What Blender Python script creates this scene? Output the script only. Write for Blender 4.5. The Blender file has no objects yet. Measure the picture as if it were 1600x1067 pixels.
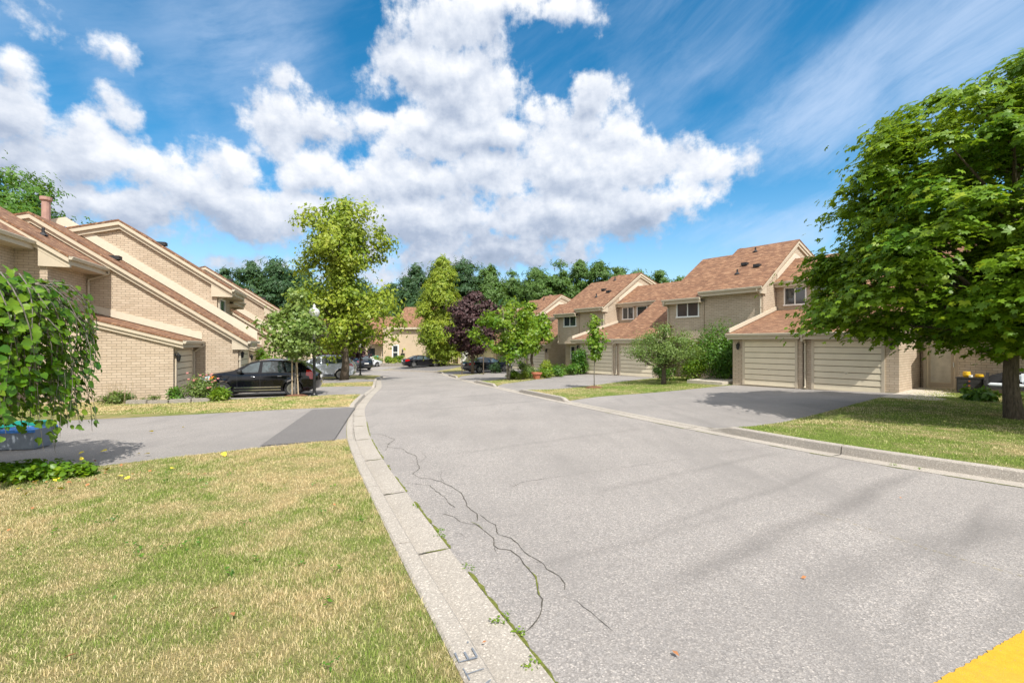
import bpy, bmesh, math, random
import numpy as np
from mathutils import Vector, Matrix
from mathutils.geometry import delaunay_2d_cdt
R = math.radians
random.seed(7); rng = np.random.default_rng(11)
SC = bpy.context.scene; COL = SC.collection

# ------------------------------------------------------------------ camera
EYE = 1.7
cam = bpy.data.objects.new('camera', bpy.data.cameras.new('camera'))
COL.objects.link(cam); SC.camera = cam
cam.location = (0, 0, EYE); cam.rotation_euler = (R(90), 0, 0)
cam.data.lens = 16.0; cam.data.sensor_width = 36.0
cam.data.shift_y = 0.0022; cam.data.clip_start = 0.05; cam.data.clip_end = 3000
F = 711.0; HZ = 537.0

# ------------------------------------------------------------------ light
SUN_AZ = (0.36, -0.933); SUN_EL = 53.0
SC.view_settings.view_transform = 'Standard'; SC.view_settings.look = 'None'
SC.view_settings.exposure = 0.87; SC.view_settings.gamma = 1.0
ld = bpy.data.lights.new('sun', 'SUN'); ld.energy = 3.3; ld.angle = R(0.53); ld.color = (1.0, 0.955, 0.88)
sun = bpy.data.objects.new('sun', ld); COL.objects.link(sun)
_h = math.hypot(*SUN_AZ)
sd = Vector((SUN_AZ[0]/_h*math.cos(R(SUN_EL)), SUN_AZ[1]/_h*math.cos(R(SUN_EL)), math.sin(R(SUN_EL))))
sun.rotation_euler = sd.to_track_quat('Z', 'Y').to_euler(); sun.location = sd*60

# ------------------------------------------------------------------ node helpers
class NT:
    def __init__(self, tree): self.t = tree; self.n = tree.nodes; self.l = tree.links
    def new(self, typ, **kw):
        n = self.n.new(typ)
        for k, v in kw.items(): setattr(n, k, v)
        return n
    def setin(self, sock, v):
        if hasattr(v, 'is_output'): self.l.new(v, sock)
        elif v is not None: sock.default_value = v
    def math(self, op, a, b=None, c=None, clamp=False):
        n = self.new('ShaderNodeMath', operation=op, use_clamp=clamp)
        self.setin(n.inputs[0], a)
        if b is not None: self.setin(n.inputs[1], b)
        if c is not None: self.setin(n.inputs[2], c)
        return n.outputs[0]
    def vmath(self, op, a, b=None, scale=None):
        n = self.new('ShaderNodeVectorMath', operation=op)
        self.setin(n.inputs[0], a)
        if b is not None: self.setin(n.inputs[1], b)
        if scale is not None: self.setin(n.inputs[3], scale)
        return n.outputs['Value'] if op in ('LENGTH', 'DOT_PRODUCT', 'DISTANCE') else n.outputs[0]
    def mapr(self, v, a, b, c=0.0, d=1.0, smooth=False):
        n = self.new('ShaderNodeMapRange', interpolation_type='SMOOTHSTEP' if smooth else 'LINEAR')
        self.setin(n.inputs[0], v)
        for i, x in zip((1, 2, 3, 4), (a, b, c, d)): self.setin(n.inputs[i], x)
        return n.outputs[0]
    def mix(self, f, a, b, blend='MIX'):
        n = self.new('ShaderNodeMix', data_type='RGBA', blend_type=blend)
        self.setin(n.inputs[0], f)
        self.setin(n.inputs[6], a if hasattr(a, 'is_output') else tuple(a)+(1,) if len(a) == 3 else a)
        self.setin(n.inputs[7], b if hasattr(b, 'is_output') else tuple(b)+(1,) if len(b) == 3 else b)
        return n.outputs[2]
    def noise(self, vec, scale, detail=4, rough=.55, dist=0, out=0):
        n = self.new('ShaderNodeTexNoise'); 
        if vec is not None: self.l.new(vec, n.inputs['Vector'])
        n.inputs['Scale'].default_value = scale; n.inputs['Detail'].default_value = detail
        n.inputs['Roughness'].default_value = rough; n.inputs['Distortion'].default_value = dist
        return n.outputs[out]
    def ramp(self, f, stops):
        n = self.new('ShaderNodeValToRGB'); self.l.new(f, n.inputs[0]); e = n.color_ramp.elements
        while len(e) < len(stops): e.new(.5)
        for el, (p, c) in zip(e, stops):
            el.position = p; el.color = tuple(c)+(1,) if len(c) == 3 else c
        return n.outputs[0]
    def mapping(self, vec, loc=(0,0,0), rot=(0,0,0), scale=(1,1,1)):
        n = self.new('ShaderNodeMapping'); self.l.new(vec, n.inputs[0])
        n.inputs[1].default_value = loc; n.inputs[2].default_value = rot; n.inputs[3].default_value = scale
        return n.outputs[0]
    def comb(self, x, y, z=0.0):
        n = self.new('ShaderNodeCombineXYZ')
        for i, v in enumerate((x, y, z)): self.setin(n.inputs[i], v)
        return n.outputs[0]
    def sep(self, v):
        n = self.new('ShaderNodeSeparateXYZ'); self.l.new(v, n.inputs[0]); return n.outputs

# ------------------------------------------------------------------ sky (world): Nishita plus clouds laid out by compass direction
world = bpy.data.worlds.new('World'); SC.world = world; world.use_nodes = True
def azel(px, py):
    az = math.atan((px-800)/F); el = math.atan((HZ-py)/F*math.cos(az)); return az, el
def cloud_group():
    g = bpy.data.node_groups.new('cloud_field', 'ShaderNodeTree')
    g.interface.new_socket('P', in_out='INPUT', socket_type='NodeSocketVector')
    g.interface.new_socket('D', in_out='OUTPUT', socket_type='NodeSocketFloat')
    N = NT(g); gi = N.new('NodeGroupInput'); go = N.new('NodeGroupOutput')
    P = gi.outputs[0]
    w1 = N.noise(P, 6.5, 5, .6, out=1)
    w1 = N.vmath('SUBTRACT', w1, (.5, .5, .5))
    Q = N.vmath('ADD', P, N.vmath('SCALE', w1, scale=.085))
    # px, py, rx, ry (in photograph scale), turned into azimuth and elevation
    blobs = [(-10,165,80,60),(15,100,50,45),(20,15,60,28),(55,262,65,50),(150,238,75,55),(176,172,34,24),(130,200,45,40),(240,268,75,48),(300,295,95,55),(190,325,160,45),
             (365,262,62,46),(390,322,130,48),(430,205,58,66),(438,140,30,28),(500,192,44,42),(480,262,66,52),(572,185,24,30),(650,105,72,62),(705,40,92,58),(790,12,80,36),(885,14,60,28),
             (715,130,100,75),(690,205,105,58),(770,205,70,50),(935,150,48,44),(965,195,46,46),(830,172,34,24),(895,225,75,50),(900,270,125,60),(1010,255,72,48),(1090,262,62,40),
             (885,335,160,50),(1010,322,95,38),(770,385,150,30),(655,275,95,42),(585,285,70,44),(560,345,105,46),(655,345,120,52),(1130,268,58,32),(1060,305,85,36),(690,405,150,26),(555,392,75,24),(650,432,120,22),(840,405,100,22),(770,270,90,48),(610,238,48,34),(912,192,58,42),(480,330,90,40),(195,75,26,19),(395,412,38,9),(615,437,36,15)]
    d = None
    for (px, py, rx, ry) in blobs:
        az, el = azel(px, py); a2, _ = azel(px+rx, py); _, e2 = azel(px, py-ry)
        ra, re = abs(a2-az), abs(e2-el)
        m = N.new('ShaderNodeMapping', vector_type='POINT'); N.l.new(Q, m.inputs[0])
        m.inputs[1].default_value = (-az/ra, -el/re, 0); m.inputs[3].default_value = (1/ra, 1/re, 0)
        L = N.vmath('LENGTH', m.outputs[0])
        L = N.math('MULTIPLY', N.math('SUBTRACT', L, 1.0), min(ra, re))
        d = L if d is None else N.math('SMOOTH_MIN', d, L, .012)
    n2 = N.noise(P, 17, 9, .62)
    d = N.math('ADD', d, N.math('MULTIPLY', N.math('SUBTRACT', n2, .5), .105))
    n3 = N.noise(P, 5, 5, .55)
    d = N.math('ADD', d, N.math('MULTIPLY', N.math('SUBTRACT', n3, .5), .07))
    N.l.new(d, go.inputs[0]); return g
def build_world():
    N = NT(world.node_tree); N.n.clear()
    tc = N.new('ShaderNodeTexCoord'); D = tc.outputs['Generated']
    sky = N.new('ShaderNodeTexSky', sky_type='NISHITA', sun_disc=False)
    sky.sun_elevation = R(SUN_EL); sky.sun_rotation = math.atan2(SUN_AZ[0], SUN_AZ[1])
    sky.altitude = 200; sky.air_density = 1.0; sky.dust_density = .4; sky.ozone_density = 2.2
    N.l.new(N.vmath('MAXIMUM', D, (-1, -1, .012)), sky.inputs[0]) if len(sky.inputs) else None
    hs = N.new('ShaderNodeHueSaturation'); N.l.new(sky.outputs[0], hs.inputs['Color'])
    hs.inputs['Saturation'].default_value = 1.4; hs.inputs['Hue'].default_value = .487; hs.inputs['Value'].default_value = 1.08
    X, Y, Z = N.sep(D)
    az = N.math('ARCTAN2', X, Y); el = N.math('ARCSINE', Z)
    P = N.comb(az, el)
    g = cloud_group()
    def field(v):
        n = N.new('ShaderNodeGroup'); n.node_tree = g; N.l.new(v, n.inputs[0]); return n.outputs[0]
    d0 = field(P)
    d1 = field(N.vmath('ADD', P, (.006, .022, 0)))
    cov = N.mapr(d0, .012, -.020, 0, 1, True)
    # thickness gives grey bellies; light falls on the upper, outward faces
    lit = N.math('MULTIPLY', N.math('SUBTRACT', d1, d0), 20.0)
    thick = N.mapr(d0, -.01, -.16, 0, 1)
    big = N.noise(P, 2.6, 6, .6)
    b2 = N.noise(N.mapping(P, scale=(1, 1.6, 1)), 9, 7, .58)
    e = N.math('ADD', N.math('MULTIPLY', lit, .26), .76)
    e = N.math('SUBTRACT', e, N.math('MULTIPLY', thick, .30))
    e = N.math('ADD', e, N.math('MULTIPLY', N.math('SUBTRACT', big, .5), .55))
    e = N.math('ADD', e, N.math('MULTIPLY', N.math('SUBTRACT', b2, .5), .75))
    e = N.math('SUBTRACT', e, N.mapr(el, .34, .12, 0, .25, True))
    ccol = N.ramp(e, [(0.22, (.26, .33, .45)), (.48, (.40, .47, .60)), (.72, (.66, .71, .80)), (.95, (.93, .94, .96))])
    # thin high cirrus, combed from lower left to upper right
    rot = N.mapping(P, rot=(0, 0, R(-24)), scale=(1, 1, 1))
    wv = N.noise(rot, 2.0, 3, .5, out=1)
    rot2 = N.vmath('ADD', N.mapping(rot, scale=(1.0, 4.2, 1)), N.vmath('SCALE', wv, scale=.55))
    ci = N.noise(rot2, 1.9, 9, .62)
    ci2 = N.noise(N.mapping(P, loc=(3.1, 1.7, 0)), 1.5, 2, .5)
    ci = N.mapr(N.math('ADD', N.math('MULTIPLY', ci, .8), N.math('MULTIPLY', ci2, .32)), .47, .86, 0, .62, True)
    right = N.mapr(az, .1, .65, .5, 1.25)
    ci = N.math('MULTIPLY', ci, right)
    # the long bright streak over the right hand roofs
    def streak(p0, p1, wd, amt):
        a0, a1 = azel(*p0), azel(*p1); cx, cy = (a0[0]+a1[0])/2, (a0[1]+a1[1])/2
        ln = math.hypot(a1[0]-a0[0], a1[1]-a0[1])/2; an = math.atan2(a1[1]-a0[1], a1[0]-a0[0])
        q = N.vmath('ADD', P, N.vmath('SCALE', N.vmath('SUBTRACT', N.noise(P, 3.3, 7, .6, out=1), (.5, .5, .5)), scale=.2))
        q = N.vmath('SUBTRACT', q, (cx, cy, 0))
        m = N.new('ShaderNodeVectorRotate', rotation_type='Z_AXIS'); N.l.new(q, m.inputs[0]); m.inputs['Angle'].default_value = -an
        q = N.mapping(m.outputs[0], scale=(1/ln, 1/wd, 0))
        return N.math('MULTIPLY', N.mapr(N.vmath('LENGTH', q), 1.25, .0, 0, 1, True), amt)
    st = streak((1100, 250), (1600, -20), .10, 1.15)
    for a in (((290, 150), (500, 0), .12, .62), ((1040, 400), (1330, 320), .06, .75), ((1450, 60), (1640, 30), .15, .95), ((230, 150), (330, 190), .05, .35),
              ((1040, 120), (1240, 30), .06, .30), ((1180, 400), (1290, 380), .03, .5), ((120, 90), (220, 200), .06, .3)):
        st = N.math('ADD', st, streak(*a))
    fine = N.noise(rot2, 4.5, 8, .65)
    st = N.math('MULTIPLY', st, N.mapr(fine, .32, .66, .12, 1.15))
    ci = N.math('ADD', ci, N.math('MULTIPLY', st, .85)); ci = N.math('MULTIPLY', N.math('SUBTRACT', 1.0, N.math('EXPONENT', N.math('MULTIPLY', ci, -1.25))), .84)
    hz = N.mapr(el, .36, .0, 0, .50, True)
    ci = N.math('MAXIMUM', ci, hz)
    B0 = N.new('ShaderNodeBackground'); N.l.new(hs.outputs[0], B0.inputs[0]); B0.inputs[1].default_value = .092
    B1 = N.new('ShaderNodeBackground'); B1.inputs[0].default_value = (.58, .70, .90, 1); B1.inputs[1].default_value = .66
    B2 = N.new('ShaderNodeBackground'); N.l.new(ccol, B2.inputs[0]); B2.inputs[1].default_value = .64
    M1 = N.new('ShaderNodeMixShader'); N.l.new(ci, M1.inputs[0]); N.l.new(B0.outputs[0], M1.inputs[1]); N.l.new(B1.outputs[0], M1.inputs[2])
    M2 = N.new('ShaderNodeMixShader'); N.l.new(cov, M2.inputs[0]); N.l.new(M1.outputs[0], M2.inputs[1]); N.l.new(B2.outputs[0], M2.inputs[2])
    # bright broken cloud added out of view, overhead and behind, to lighten the shadows
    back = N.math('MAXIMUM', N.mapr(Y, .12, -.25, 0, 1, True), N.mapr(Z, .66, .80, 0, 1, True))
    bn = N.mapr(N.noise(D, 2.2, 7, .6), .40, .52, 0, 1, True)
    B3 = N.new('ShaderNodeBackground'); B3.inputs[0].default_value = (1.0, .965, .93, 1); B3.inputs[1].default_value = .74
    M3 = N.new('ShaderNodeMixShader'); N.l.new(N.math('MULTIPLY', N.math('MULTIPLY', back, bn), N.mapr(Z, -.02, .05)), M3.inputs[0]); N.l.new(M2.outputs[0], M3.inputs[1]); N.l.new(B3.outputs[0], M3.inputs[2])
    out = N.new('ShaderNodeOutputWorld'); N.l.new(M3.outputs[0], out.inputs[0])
build_world()
world.cycles.sampling_method = 'MANUAL'; world.cycles.sample_map_resolution = 512

# ------------------------------------------------------------------ materials
MAT = {}
def newmat(name):
    m = bpy.data.materials.new(name); m.use_nodes = True; N = NT(m.node_tree)
    b = N.n['Principled BSDF']; MAT[name] = m; return m, N, b
def plain(name, col, rough=.6, metal=0, var=.08, scale=6, bump=0, spec=.5, coat=0):
    m, N, b = newmat(name); tc = N.new('ShaderNodeTexCoord').outputs['Object']
    n = N.noise(tc, scale, 5, .6)
    c = N.mix(N.mapr(n, .3, .7), [x*(1-var) for x in col], [min(1, x*(1+var)) for x in col])
    N.l.new(c, b.inputs['Base Color']); b.inputs['Roughness'].default_value = rough; b.inputs['Metallic'].default_value = metal
    b.inputs['Specular IOR Level'].default_value = spec; b.inputs['Coat Weight'].default_value = coat
    if bump:
        bp = N.new('ShaderNodeBump'); bp.inputs['Strength'].default_value = bump; bp.inputs['Distance'].default_value = .01
        N.l.new(N.noise(tc, scale*12, 4, .6), bp.inputs['Height']); N.l.new(bp.outputs[0], b.inputs['Normal'])
    return m
def brickmat(name, c1, c2, mortar, bw=.30, bh=.10, soldier=False):
    m, N, b = newmat(name); X, Y, Z = N.sep(N.new('ShaderNodeTexCoord').outputs['Object'])
    u = N.math('ADD', X, Y); vec = N.comb(u, Z, 0)
    br = N.new('ShaderNodeTexBrick'); N.l.new(vec, br.inputs['Vector'])
    br.offset = .5; br.inputs['Scale'].default_value = 1.0; br.inputs['Mortar Size'].default_value = .0075
    br.inputs['Mortar Smooth'].default_value = .35; br.inputs['Bias'].default_value = -.1
    br.inputs['Brick Width'].default_value = bw; br.inputs['Row Height'].default_value = bh
    br.inputs['Color1'].default_value = (*c1, 1); br.inputs['Color2'].default_value = (*c2, 1); br.inputs['Mortar'].default_value = (*mortar, 1)
    n = N.noise(vec, .55, 5, .6); n2 = N.noise(vec, 26, 4, .7)
    c = N.mix(N.mapr(n, .3, .75, 0, .4), br.outputs['Color'], (.55, .50, .45), 'MULTIPLY')
    c = N.mix(N.mapr(n2, .3, .7, 0, .22), c, (.35, .27, .2))
    N.l.new(c, b.inputs['Base Color']); b.inputs['Roughness'].default_value = .9
    h = N.math('ADD', N.math('MULTIPLY', br.outputs['Fac'], -1), N.math('MULTIPLY', n2, .35))
    bp = N.new('ShaderNodeBump'); bp.inputs['Strength'].default_value = .9; bp.inputs['Distance'].default_value = .012
    N.l.new(h, bp.inputs['Height']); N.l.new(bp.outputs[0], b.inputs['Normal']); return m
def shinglemat(name, cols):
    m, N, b = newmat(name); X, Y, Z = N.sep(N.new('ShaderNodeTexCoord').outputs['Object'])
    vec = N.comb(X, N.math('ADD', N.math('MULTIPLY', Y, 1.0), N.math('MULTIPLY', Z, .62)), 0)
    br = N.new('ShaderNodeTexBrick'); N.l.new(vec, br.inputs['Vector']); br.offset = .43
    for k, v in (('Scale', 1.0), ('Mortar Size', .006), ('Mortar Smooth', .4), ('Bias', 0.), ('Brick Width', .24), ('Row Height', .105)): br.inputs[k].default_value = v
    br.inputs['Color1'].default_value = (0, 0, 0, 1); br.inputs['Color2'].default_value = (1, 1, 1, 1); br.inputs['Mortar'].default_value = (.0, .0, .0, 1)
    c = N.ramp(br.outputs['Color'], cols)
    n = N.noise(vec, .8, 4, .6); n2 = N.noise(vec, 55, 3, .7)
    c = N.mix(N.mapr(n, .3, .75, 0, .35), c, (.55, .5, .48), 'MULTIPLY')
    c = N.mix(N.mapr(n2, .35, .7, 0, .35), c, (.10, .055, .04))
    c = N.mix(N.math('MULTIPLY', br.outputs['Fac'], .6), c, (.08, .045, .03))
    N.l.new(c, b.inputs['Base Color']); b.inputs['Roughness'].default_value = .92
    bp = N.new('ShaderNodeBump'); bp.inputs['Strength'].default_value = .7; bp.inputs['Distance'].default_value = .015
    N.l.new(N.math('ADD', N.math('MULTIPLY', br.outputs['Fac'], -1), N.math('MULTIPLY', n2, .4)), bp.inputs['Height']); N.l.new(bp.outputs[0], b.inputs['Normal'])
def leafmat(name, c1, c2, c3, trans=.35, gloss=.42, big=.5):
    m, N, b = newmat(name); gm = N.new('ShaderNodeNewGeometry'); tc = N.new('ShaderNodeTexCoord').outputs['Object']
    r = gm.outputs['Random Per Island']
    c = N.mix(N.mapr(r, 0, .85), c1, c2)
    c = N.mix(N.mapr(r, .86, 1.0), c, c3)
    n = N.noise(tc, big, 3, .5)
    c = N.mix(N.mapr(n, .35, .68, 0, .5), c, c3)
    n3 = N.noise(tc, 60, 2, .5)
    c = N.mix(N.mapr(n3, .3, .7, 0, .25), c, [x*.6 for x in c1])
    N.l.new(c, b.inputs['Base Color']); b.inputs['Roughness'].default_value = gloss; b.inputs['Specular IOR Level'].default_value = .45
    tr = N.new('ShaderNodeBsdfTranslucent'); N.l.new(N.mix(.5, c, (.32, .42, .02) if c2[1] > c2[0] else c2), tr.inputs[0])
    mx = N.new('ShaderNodeMixShader'); mx.inputs[0].default_value = trans
    N.l.new(b.outputs[0], mx.inputs[1]); N.l.new(tr.outputs[0], mx.inputs[2]); N.l.new(mx.outputs[0], N.n['Material Output'].inputs[0])
def barkmat(name, c1, c2):
    m, N, b = newmat(name); tc = N.new('ShaderNodeTexCoord').outputs['Object']
    v = N.mapping(tc, scale=(1, 1, .16)); n = N.noise(v, 26, 6, .65); n2 = N.noise(tc, 3, 4, .6)
    c = N.mix(N.mapr(n, .35, .65), c1, c2); c = N.mix(N.mapr(n2, .5, .75, 0, .3), c, (.16, .14, .05))
    N.l.new(c, b.inputs['Base Color']); b.inputs['Roughness'].default_value = .95
    bp = N.new('ShaderNodeBump'); bp.inputs['Strength'].default_value = 1; bp.inputs['Distance'].default_value = .03
    N.l.new(n, bp.inputs['Height']); N.l.new(bp.outputs[0], b.inputs['Normal'])
def lawncolor(N, vec, dry):
    """shared patchwork of green and straw so that the soil sheet and the blades agree"""
    a = N.noise(vec, .42, 4, .6); b_ = N.noise(vec, 2.1, 5, .62); c_ = N.noise(vec, 9, 3, .6)
    f = N.math('ADD', N.math('ADD', N.math('MULTIPLY', a, .9), N.math('MULTIPLY', b_, .9)), N.math('MULTIPLY', c_, .25))
    f = N.math('ADD', f, -.015)
    px = N.mapr(N.sep(vec)[0], 1.0, 5.0, 0, .16); f = N.math('SUBTRACT', f, px)
    return N.mapr(f, dry-.22, dry+.25, 0, 1)
def grassmats():
    for name, dry in (('lawn_soil', 1.0),):
        m, N, b = newmat(name); gp = N.new('ShaderNodeNewGeometry').outputs['Position']
        f = lawncolor(N, gp, .95)
        X, Y, Z = N.sep(gp)
        n = N.noise(gp, 38, 5, .7); n2 = N.noise(gp, 130, 3, .7)
        straw = N.mix(n, (.32, .24, .12), (.60, .49, .26)); green = N.mix(n, (.10, .155, .03), (.25, .33, .075))
        c = N.mix(f, green, straw); c = N.mix(N.mapr(n2, .3, .7, 0, .5), c, (.07, .07, .02))
        N.l.new(c, b.inputs['Base Color']); b.inputs['Roughness'].default_value = 1; b.inputs['Specular IOR Level'].default_value = .1
        bp = N.new('ShaderNodeBump'); bp.inputs['Strength'].default_value = 1; bp.inputs['Distance'].default_value = .03
        N.l.new(N.noise(gp, 70, 4, .7), bp.inputs['Height']); N.l.new(bp.outputs[0], b.inputs['Normal'])
    m, N, b = newmat('grass_blade'); gm = N.new('ShaderNodeNewGeometry'); gp = gm.outputs['Position']; r = gm.outputs['Random Per Island']
    f = lawncolor(N, gp, .95)
    f = N.mapr(N.math('ADD', f, N.math('MULTIPLY', N.math('SUBTRACT', r, .5), .7)), .25, .75)
    straw = N.ramp(r, [(0, (.50, .38, .19)), (.5, (.68, .54, .29)), (1, (.80, .70, .42))])
    green = N.ramp(r, [(0, (.15, .23, .035)), (.5, (.26, .36, .06)), (1, (.40, .48, .12))])
    c = N.mix(f, green, straw)
    N.l.new(c, b.inputs['Base Color']); b.inputs['Roughness'].default_value = .6; b.inputs['Specular IOR Level'].default_value = .25
    tr = N.new('ShaderNodeBsdfTranslucent'); N.l.new(c, tr.inputs[0]); mx = N.new('ShaderNodeMixShader'); mx.inputs[0].default_value = .3
    N.l.new(b.outputs[0], mx.inputs[1]); N.l.new(tr.outputs[0], mx.inputs[2]); N.l.new(mx.outputs[0], N.n['Material Output'].inputs[0])
def asphaltmat(name, base, warm, speck, stain=.5, tracks=False):
    m, N, b = newmat(name); gp = N.new('ShaderNodeNewGeometry').outputs['Position']
    v1 = N.new('ShaderNodeTexVoronoi'); v1.inputs['Scale'].default_value = 95; N.l.new(gp, v1.inputs[0])
    stone = N.sep(v1.outputs['Color'])[0]
    n1 = N.noise(gp, 210, 3, .7); n2 = N.noise(gp, 22, 4, .65)
    c = N.mix(N.mapr(stone, .0, 1.0), [x*(1-speck) for x in base], [min(1, x*(1+speck)) for x in base])
    c = N.mix(N.mapr(stone, .86, .98, 0, .7), c, [min(1, x*1.75) for x in warm])
    c = N.mix(N.mapr(v1.outputs['Distance'], .35, .75, 0, .35), c, [x*.4 for x in base])
    c = N.mix(N.mapr(n1, .54, .70, 0, .85), c, [x*.28 for x in base])
    c = N.mix(N.mapr(n2, .35, .7, 0, .35), c, warm)
    big = N.noise(gp, .38, 6, .62); c = N.mix(N.mapr(big, .38, .68, 0, stain), c, [x*.62 for x in base])
    mid = N.noise(N.mapping(gp, rot=(0, 0, R(-24)), scale=(1, .22, 1)), 1.5, 6, .6); c = N.mix(N.mapr(mid, .52, .72, 0, .62*stain/.5), c, [x*.68 for x in base])
    if tracks:
        def band(p0, p1, w, amt):
            nonlocal c
            dx, dy = p1[0]-p0[0], p1[1]-p0[1]; L = math.hypot(dx, dy)
            X, Y, Z = N.sep(N.vmath('ADD', gp, N.vmath('SCALE', N.noise(gp, .7, 4, .6, out=1), scale=.28)))
            X = N.math('SUBTRACT', X, p0[0]+.14); Y = N.math('SUBTRACT', Y, p0[1]+.14)
            dist = N.math('ABSOLUTE', N.math('SUBTRACT', N.math('MULTIPLY', X, dy/L), N.math('MULTIPLY', Y, dx/L)))
            al = N.math('ADD', N.math('MULTIPLY', X, dx/L), N.math('MULTIPLY', Y, dy/L))
            msk = N.math('MULTIPLY', N.mapr(dist, w, 0, 0, 1, True), N.math('MULTIPLY', N.mapr(al, 0, L*.2, 0, 1, True), N.mapr(al, L, L*.8, 0, 1, True)))
            c = N.mix(N.math('MULTIPLY', msk, N.math('MULTIPLY', N.mapr(big, .3, .7, amt*.55, amt*.95), N.mapr(n2, .35, .6, .45, 1))), c, [x*.45 for x in base])
        band((.6, 3.0), (6.4, 7.0), .22, .85); band((1.8, 3.2), (5.6, 4.9), .3, .6); band((2.6, 2.7), (6.5, 4.4), .2, .5); band((1.0, 4.2), (5.6, 7.4), .12, .45); band((-.3, 3.4), (2.6, 5.0), .12, .35); band((2.0, 2.5), (6.0, 5.6), .12, .5)
        band((.6, 5.4), (5.0, 8.2), .14, .45); band((-1.6, 7.5), (3.6, 11.0), .16, .35); band((-3, 14), (1.4, 17.5), .25, .4); band((-4, 17), (-.5, 20.2), .25, .35)
    N.l.new(c, b.inputs['Base Color']); b.inputs['Roughness'].default_value = .93; b.inputs['Specular IOR Level'].default_value = .3
    bp = N.new('ShaderNodeBump'); bp.inputs['Strength'].default_value = .55; bp.inputs['Distance'].default_value = .006
    N.l.new(N.math('ADD', v1.outputs['Distance'], n1), bp.inputs['Height']); N.l.new(bp.outputs[0], b.inputs['Normal'])
def yellowmat():
    m, N, b = newmat('yellow_paint'); gp = N.new('ShaderNodeNewGeometry').outputs['Position']
    c = N.mix(N.mapr(N.noise(gp, 18, 5, .7), .3, .7), (.56, .285, .010), (.64, .35, .016)); c = N.mix(N.mapr(N.noise(gp, 75, 5, .75), .60, .68, 0, .85), c, (.22, .19, .15)); c = N.mix(N.mapr(N.noise(gp, 2.2, 4, .6), .5, .8, 0, .35), c, (.38, .26, .08))
    N.l.new(c, b.inputs['Base Color']); b.inputs['Roughness'].default_value = .75
    bp = N.new('ShaderNodeBump'); bp.inputs['Strength'].default_value = .5; bp.inputs['Distance'].default_value = .006; N.l.new(N.noise(gp, 150, 4, .7), bp.inputs['Height']); N.l.new(bp.outputs[0], b.inputs['Normal'])
def materials():
    brickmat('brick_beige', (.52, .42, .31), (.615, .51, .39), (.28, .235, .18))
    plain('render_beige', (.53, .42, .30), .9, var=.06, scale=1.2, bump=.3)
    shinglemat('shingles', [(0, (.18, .088, .048)), (.4, (.25, .124, .066)), (.75, (.315, .163, .086)), (1, (.45, .265, .150))])
    plain('trim_cream', (.53, .455, .345), .65, var=.05, scale=3); plain('flashing_white', (.60, .53, .42), .5, var=.05)
    plain('gutter_beige', (.52, .46, .36), .45, var=.06); plain('door_cream', (.72, .635, .475), .6, var=.05, scale=2)
    plain('door_groove', (.16, .13, .09), .8); plain('white_paint', (.80, .80, .77), .45, var=.03)
    plain('black_metal', (.015, .015, .016), .42, var=.1); plain('copper_knob', (.5, .16, .06), .4, .6)
    plain('pipe_pink', (.40, .235, .19), .7, var=.15); plain('concrete', (.50, .45, .38), .92, var=.13, scale=5, bump=.6)
    plain('mulch', (.17, .075, .04), 1, var=.35, scale=40, bump=1.5); plain('stone_grey', (.32, .29, .25), .95, var=.25, scale=14, bump=1)
    plain('terracotta', (.42, .15, .085), .8, var=.1); plain('yellow_glaze', (.85, .52, .03), .3); plain('wicker_black', (.012, .011, .012), .55, var=.3, scale=60, bump=1)
    plain('cushion_white', (.68, .71, .74), .9, var=.04); plain('bin_grey', (.20, .23, .27), .6, var=.1); plain('bin_blue', (.02, .16, .50), .5); plain('bin_green', (.01, .27, .22), .5)
    yellowmat(); plain('grey_spray', (.17, .19, .22), .9, var=.15, scale=30)
    plain('crack_dark', (.075, .068, .055), 1, var=.3, scale=20); plain('moss', (.17, .19, .03), 1, var=.35, scale=30, bump=1)
    plain('petal_pink', (.72, .30, .28), .7, var=.25); plain('leaf_yellow', (.75, .60, .04), .7, var=.2); plain('leaf_brown', (.38, .16, .06), .8, var=.25)
    plain('car_black', (.004, .004, .007), .12, coat=.35, var=0, spec=.35); plain('car_silver', (.50, .55, .62), .3, .35, coat=1, var=0); plain('car_white', (.72, .75, .78), .25, coat=1, var=0)
    plain('car_navy', (.008, .012, .022), .18, coat=1, var=0)
    plain('tyre', (.02, .02, .021), .85, var=.15); plain('rim_alloy', (.52, .52, .53), .28, .9, var=.03); plain('plastic_dark', (.02, .02, .022), .6)
    plain('chrome', (.62, .62, .64), .15, .95, var=0); plain('lamp_red', (.42, .004, .006), .15, coat=1, var=0); plain('lamp_orange', (.8, .22, .02), .2, var=0); plain('lamp_clear', (.62, .66, .70), .1, .3, var=0)
    plain('window_dark', (.030, .040, .046), .06, spec=.9, var=.3, scale=.9); plain('curtain', (.62, .59, .50), .8, var=.15, scale=3); plain('car_glass', (.055, .075, .085), .04, spec=1, var=.5, scale=2.5)
    plain('stake_wood', (.42, .33, .22), .9, var=.15, scale=20)
    m, N, b = newmat('globe_glass'); b.inputs['Base Color'].default_value = (.8, .8, .76, 1); b.inputs['Roughness'].default_value = .12
    b.inputs['Transmission Weight'].default_value = .35; b.inputs['Coat Weight'].default_value = .6
    leafmat('leaf_maple', (.06, .18, .012), (.165, .33, .016), (.38, .48, .022), .42, .45, .45)
    leafmat('leaf_mulberry', (.03, .14, .006), (.11, .27, .010), (.28, .40, .02), .36, .40, 1.2)
    leafmat('leaf_linden', (.14, .25, .016), (.29, .39, .028), (.46, .48, .05), .36, .5, .45)
    leafmat('leaf_young', (.10, .20, .025), (.20, .31, .06), (.34, .40, .12), .36, .45, .9)
    leafmat('leaf_bright', (.06, .18, .012), (.16, .32, .015), (.36, .44, .03), .4, .45, .7)
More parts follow.
